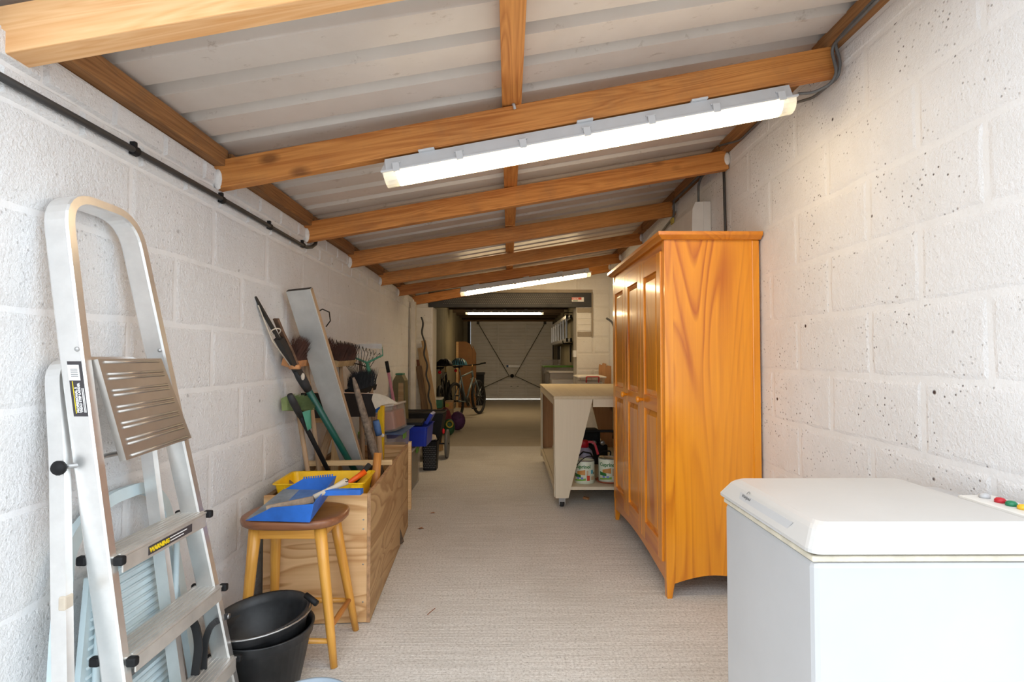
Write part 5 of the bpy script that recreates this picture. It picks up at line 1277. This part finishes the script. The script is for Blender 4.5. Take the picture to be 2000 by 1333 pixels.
# bicycle heading for the garage door
def bicycle(label, rwc, u, paint, hw=.28):
    u = Vector(u).normalized(); rwc = Vector(rwc); bi = thing('bicycle', label, 'bicycle', (rwc.x, rwc.y, 0), 'bicycles')
    fwc = rwc + u * 1.06; up = Vector((-.06, .02, 1)).normalized(); sd = u.cross(up).normalized()
    for c in (rwc, fwc):
        wh = part('tyre', MB().tube([c + (u * math.cos(a) + up * math.sin(a)) * .310 for a in [2 * math.pi * k / 32 for k in range(32)]], .027, 8, True), 'black_soft', bi, True)
        part('rim', MB().tube([c + (u * math.cos(a) + up * math.sin(a)) * .288 for a in [2 * math.pi * k / 32 for k in range(32)]], .008, 6, True), 'steel_dark', wh, True)
        spk = MB()
        for k in range(16): a = 2 * math.pi * k / 16; spk.tube([c + sd * (.02 if k % 2 else -.02), c + (u * math.cos(a) + up * math.sin(a)) * .285], .0015, 4)
        part('spokes', spk, 'steel', wh); part('hub', MB().tube([c - sd * .045, c + sd * .045], .018, 10), 'steel_dark', wh, True)
    bb = rwc + u * .43 - up * .05; st_ = rwc + u * .27 + up * .42; hd = rwc + u * .80 + up * .50; hd2 = hd + u * .03 - up * .11
    fr_ = MB()
    for a, b, r in ((bb, st_, .017), (st_, hd, .016), (bb, hd2, .019), (hd + up * .02, hd2, .021)): fr_.tube([a, b], r, 8)
    for s in (-.055, .055): fr_.tube([rwc + sd * s, st_ + up * -.04], .009, 6).tube([rwc + sd * s, bb + sd * s * .5], .010, 6).tube([fwc + sd * s, hd2 + sd * s * .8 - up * .02], .012, 6)
    part('frame', fr_, paint, bi, True)
    sp0 = st_ + up * .17 - u * .05; part('seat_post', MB().tube([st_, sp0], .013, 8), 'steel', bi, True)
    part('saddle', MB().add([sp0 + u * a + sd * b + up * c for a, b, c in ((-.12, -.08, .03), (-.12, .08, .03), (.02, .035, .035), (.16, .015, .025), (.16, -.015, .025), (.02, -.035, .035), (-.10, -.05, 0), (-.10, .05, 0), (.14, .0, 0))], [(0, 1, 2, 5), (2, 3, 4, 5), (0, 6, 7, 1), (1, 7, 8, 3, 2), (0, 5, 4, 8, 6), (3, 8, 4), (6, 8, 7)]), 'black', bi)
    hb0 = hd + up * .13 + u * .04; part('stem', MB().tube([hd, hb0], .013, 8), 'tarnish', bi, True)
    part('handlebar', MB().tube([hb0 - sd * hw - u * (.34 - hw) + up * .02, hb0 - sd * hw * .4, hb0 + sd * hw * .4, hb0 + sd * hw - u * (.34 - hw) + up * .02], .012, 8), 'steel_dark', bi, True)
    for s in (-1, 1): part('grip', MB().tube([hb0 + sd * s * (hw - .006) - u * (.34 - hw) * .8 + up * .018, hb0 + sd * s * (hw + .012) - u * (.34 - hw) * 1.15 + up * .022] if hw < .2 else [hb0 + sd * s * .19 - u * .04 + up * .014, hb0 + sd * s * .30 - u * .066 + up * .022], .017, 8), 'black_soft', bi, True)
    part('chainring', MB().lathe([(.02, -.003), (.09, -.003), (.09, .003), (.02, .003)], 24, bb + sd * .05, sd.to_track_quat('Z', 'Y').to_matrix()), 'steel_dark', bi, True)
    for s in (-1, 1):
        e = bb + sd * (.075 * s) + (u * .10 - up * .13) * s; part('crank', MB().tube([bb + sd * .06 * s, e], .010, 6), 'steel', bi); part('pedal', MB().box(e + sd * .05 * s, (.09, .09, .022), .004), 'black', bi)
    part('rear_lamp', MB().ball(sp0 - u * .15 - up * .05, (.028, .02, .028), 10, 8), 'red_lamp', bi, True)
    return sp0, up
spd, _ = bicycle('dark bicycle against the inner left wall, nearer than the pale framed one', (-1.075, 8.56, .337), (.01, 1, 0), 'black', .06)
sp0, up = bicycle('pale framed bicycle leaning by the inner left wall with a red rear lamp', (-.935, 9.52, .337), (.33, .94, 0), 'bike_paint')
def helmet(c, r, mat, label):
    t = thing('helmet', label, 'helmet', c, 'cycle helmets'); prof = [(math.cos(math.pi / 2 * k / 8), math.sin(math.pi / 2 * k / 8)) for k in range(9)]; prof[-1] = (1e-5, 1)
    k = MB().lathe(prof, 20)
    k.v = [Vector(c) + Vector((v.x * r, v.y * r * 1.25, v.z * r * .85)) for v in k.v]; part('shell', k, mat, t, True)
    for q in range(6):
        a = -.75 + q * .3; part('vent_bar', MB().tube([Vector(c) + Vector((math.sin(a) * r * 1.01 * math.cos(b), -r * 1.27 * math.sin(b) if False else -math.cos(a) * r * 1.26 * math.cos(b), r * .87 * math.sin(b) + .002)) for b in [.1 + .22 * j for j in range(6)]], .007, 5), 'black', t, True)
    return t
hc = sp0 + up * .045
helmet(hc + Vector((.0, 0, 0)), .155, 'helmet_blue', 'light blue cycle helmet resting on the bicycle saddle')
helmet(spd + Vector((.06, 0, 0)) + up * .05, .14, 'black', 'black cycle helmet on the saddle of the dark bicycle, left of the light blue helmet')

# ------------------------------------------------------------------ far right: ladder, boxes, switch
hl_ = thing('wall_ladder', 'aluminium ladder hung sideways on the inner right wall', 'ladder', (1.10, 9.6, 1.4))
for z in (1.42, 1.83):
    for x in (1.03, 1.10): part('stile', MB().bx(x - .012, x + .012, 9.4, 12.9, z - .028, z + .028, .002), 'alu', hl_)
    for x in (1.03, 1.10):
        part('end_cap', MB().box((x, 9.392, z), (.032, .03, .066), .004), 'black', hl_)
for k in range(7):
    for x in (1.03,): part('rung', MB().bx(x - .016, x + .016, 9.50 + k * .52, 9.55 + k * .52, 1.449, 1.801), 'alu', hl_)
part('wall_bracket', MB().tube(rounded([(1.168, 9.75, 1.93), (1.02, 9.75, 1.93), (1.0, 9.75, 1.86)], .02), .008, 6), 'black', hl_); part('wall_bracket', MB().tube(rounded([(1.168, 9.75, 1.36), (1.0, 9.75, 1.36), (.99, 9.75, 1.42)], .02), .010, 6), 'black', hl_)
solo('hanging_tool', MB().prism([(1.15, 9.9, 1.34), (1.15, 10.06, 1.34), (1.15, 10.02, 1.04), (1.15, 9.95, 1.02)], (.014, 0, 0)), 'black', 'black narrow tool hanging on the inner wall below the ladder', 'hand tool', (1.15, 9.98, 1.02))
hs_ = thing('hanging_saw', 'black tool with a pale metal strip hanging below the far end of the wall ladder', 'hand tool', (1.14, 12.0, 1.05))
part('blade', MB().prism([(1.15, 11.8, 1.35), (1.15, 11.95, 1.35), (1.15, 11.92, .98), (1.15, 11.86, .98)], (.010, 0, 0)), 'alu', hs_); part('handle', MB().bx(1.13, 1.166, 12.1, 12.4, .95, 1.36, .01), 'black', hs_)
sw = thing('light_switch', 'white surface switch on the corner of the right pier', 'switch', (.82, 6.66, 1.14)); part('back_box', MB().bx(.806, .8455, 6.636, 6.72, 1.125, 1.21, .004), 'plastic_white', sw); part('rocker', MB().bx(.801, .8055, 6.66, 6.695, 1.15, 1.185, .002), 'white', sw)
hk = thing('shelf_bracket', 'grey curved iron bracket sticking out of the right wall beside the wardrobe top', 'bracket', (XR(6.3), 6.30, 1.45))
part('arm', MB().sweep(rounded([(XR(6.3) - .0, 6.30, 1.46), (XR(6.3) - .03, 6.28, 1.54), (XR(6.3) - .105, 6.26, 1.585)], .05), [(-.003, -.012), (.003, -.012), (.003, .012), (-.003, .012)], (0, 1, 0)), 'cable_grey', hk)
clear_box('lower clear storage box of the nearest stack behind the workbench', .545, .99, 7.20, 7.75, .001, .45, 'clear_lid', 'clear', 'cable_grey')
clear_box('clear storage box with silvery contents, top of the nearest stack behind the workbench', .545, .99, 7.20, 7.75, .461, .925, 'clear_lid', 'clear', 'alu_dull')
clear_box('lower storage box of the green-lidded stack behind the workbench', .53, 1.03, 8.05, 8.6, .001, .50, 'clear_lid', 'clear', 'cable_grey')
clear_box('clear storage box with a lime green lid behind the workbench', .53, 1.03, 8.05, 8.6, .511, .98, 'green_lid', 'clear', 'cable_grey')
clear_box('lower storage box of the farthest stack by the garage door side', .56, .92, 9.2, 9.7, .001, .55, 'clear_lid', 'clear', 'cable_grey')
clear_box('open clear box with dark contents on the farthest stack', .56, .92, 9.2, 9.7, .561, 1.09, None, 'clear', 'black')
clear_box('plain pale crate under the red-handled box', .80, 1.10, 6.05, 6.50, .001, .70, 'sticker_white', 'sticker_white', None, None, None, 'plastic_crate')
rb = clear_box('pale plastic box with red handles against the right pier', .785, 1.105, 6.03, 6.50, .712, .905, 'sticker_white', 'clear', 'sticker_white', None, None, 'handled_box')
for yy in (-.246, .246): link('red_handle', MB().tube(rounded([(-.07, yy + (.0 if yy < 0 else 0), .13), (-.07, yy * 1.09, .195), (.07, yy * 1.09, .195), (.07, yy, .13)], .012), .007, 6).mesh('red_handle', None, True), 'red', rb)
for i, (x, tz, lab) in enumerate(((1.118, 1.03, 'leftmost'), (1.162, 1.045, 'middle'), (1.215, 1.015, 'rightmost'))):
    p = thing('pine_offcut', lab + ' of three knotty pine offcuts standing behind the red-handled box', 'offcut', (x, 6.53, 0), 'pine offcuts')
    dx = .02 + .007 * i
    part('plank', MB().prism([(x - dx, 6.52, .001), (x + dx, 6.52, .001), (x + dx + .008, 6.54, tz), (x - dx * .2, 6.54, tz + .01), (x - dx + .008, 6.54, tz - .03)], (0, .022, 0)), 'bench_pine', p)
# bits on the floor
for i, (x, y, lab) in enumerate(((822, 1033, 'small orange dry leaf on the floor beside the plywood box'), (845, 1003, 'small brown dry leaf on the floor between the box and the workbench'))):
    c = atZ(x, y, .002); solo('dry_leaf', MB().add([c + Vector(p) for p in ((-.02, -.006, 0), (0, -.012, .004), (.022, .0, .001), (.004, .010, .005), (-.012, .008, .002), (0, 0, .006))], [(0, 1, 5), (1, 2, 5), (2, 3, 5), (3, 4, 5), (4, 0, 5)]), 'leaf', lab, 'leaf', c)
c = atZ(842, 1195, .003); solo('twig', MB().tube([c + Vector((-.012, -.03, 0)), c, c + Vector((.014, .03, 0))], .0015, 5), 'leaf', 'thin brown twig on the bare concrete floor', 'twig', c)

cc = RAF[1][0] + (RAF[1][1] - RAF[1][0]) * ((.02 - RAF[1][0].x) / (RAF[1][1].x - RAF[1][0].x)) + Vector((0, -.030, .098))
solo('cable_clip', MB().tube([cc + Vector((-.004, .004, .010)), cc + Vector((0, -.004, .006)), cc + Vector((.004, .0, -.010))], .005, 8), 'white', 'tiny white cable clip on the second rafter where the purlin crosses it', 'clip', cc, None, True)
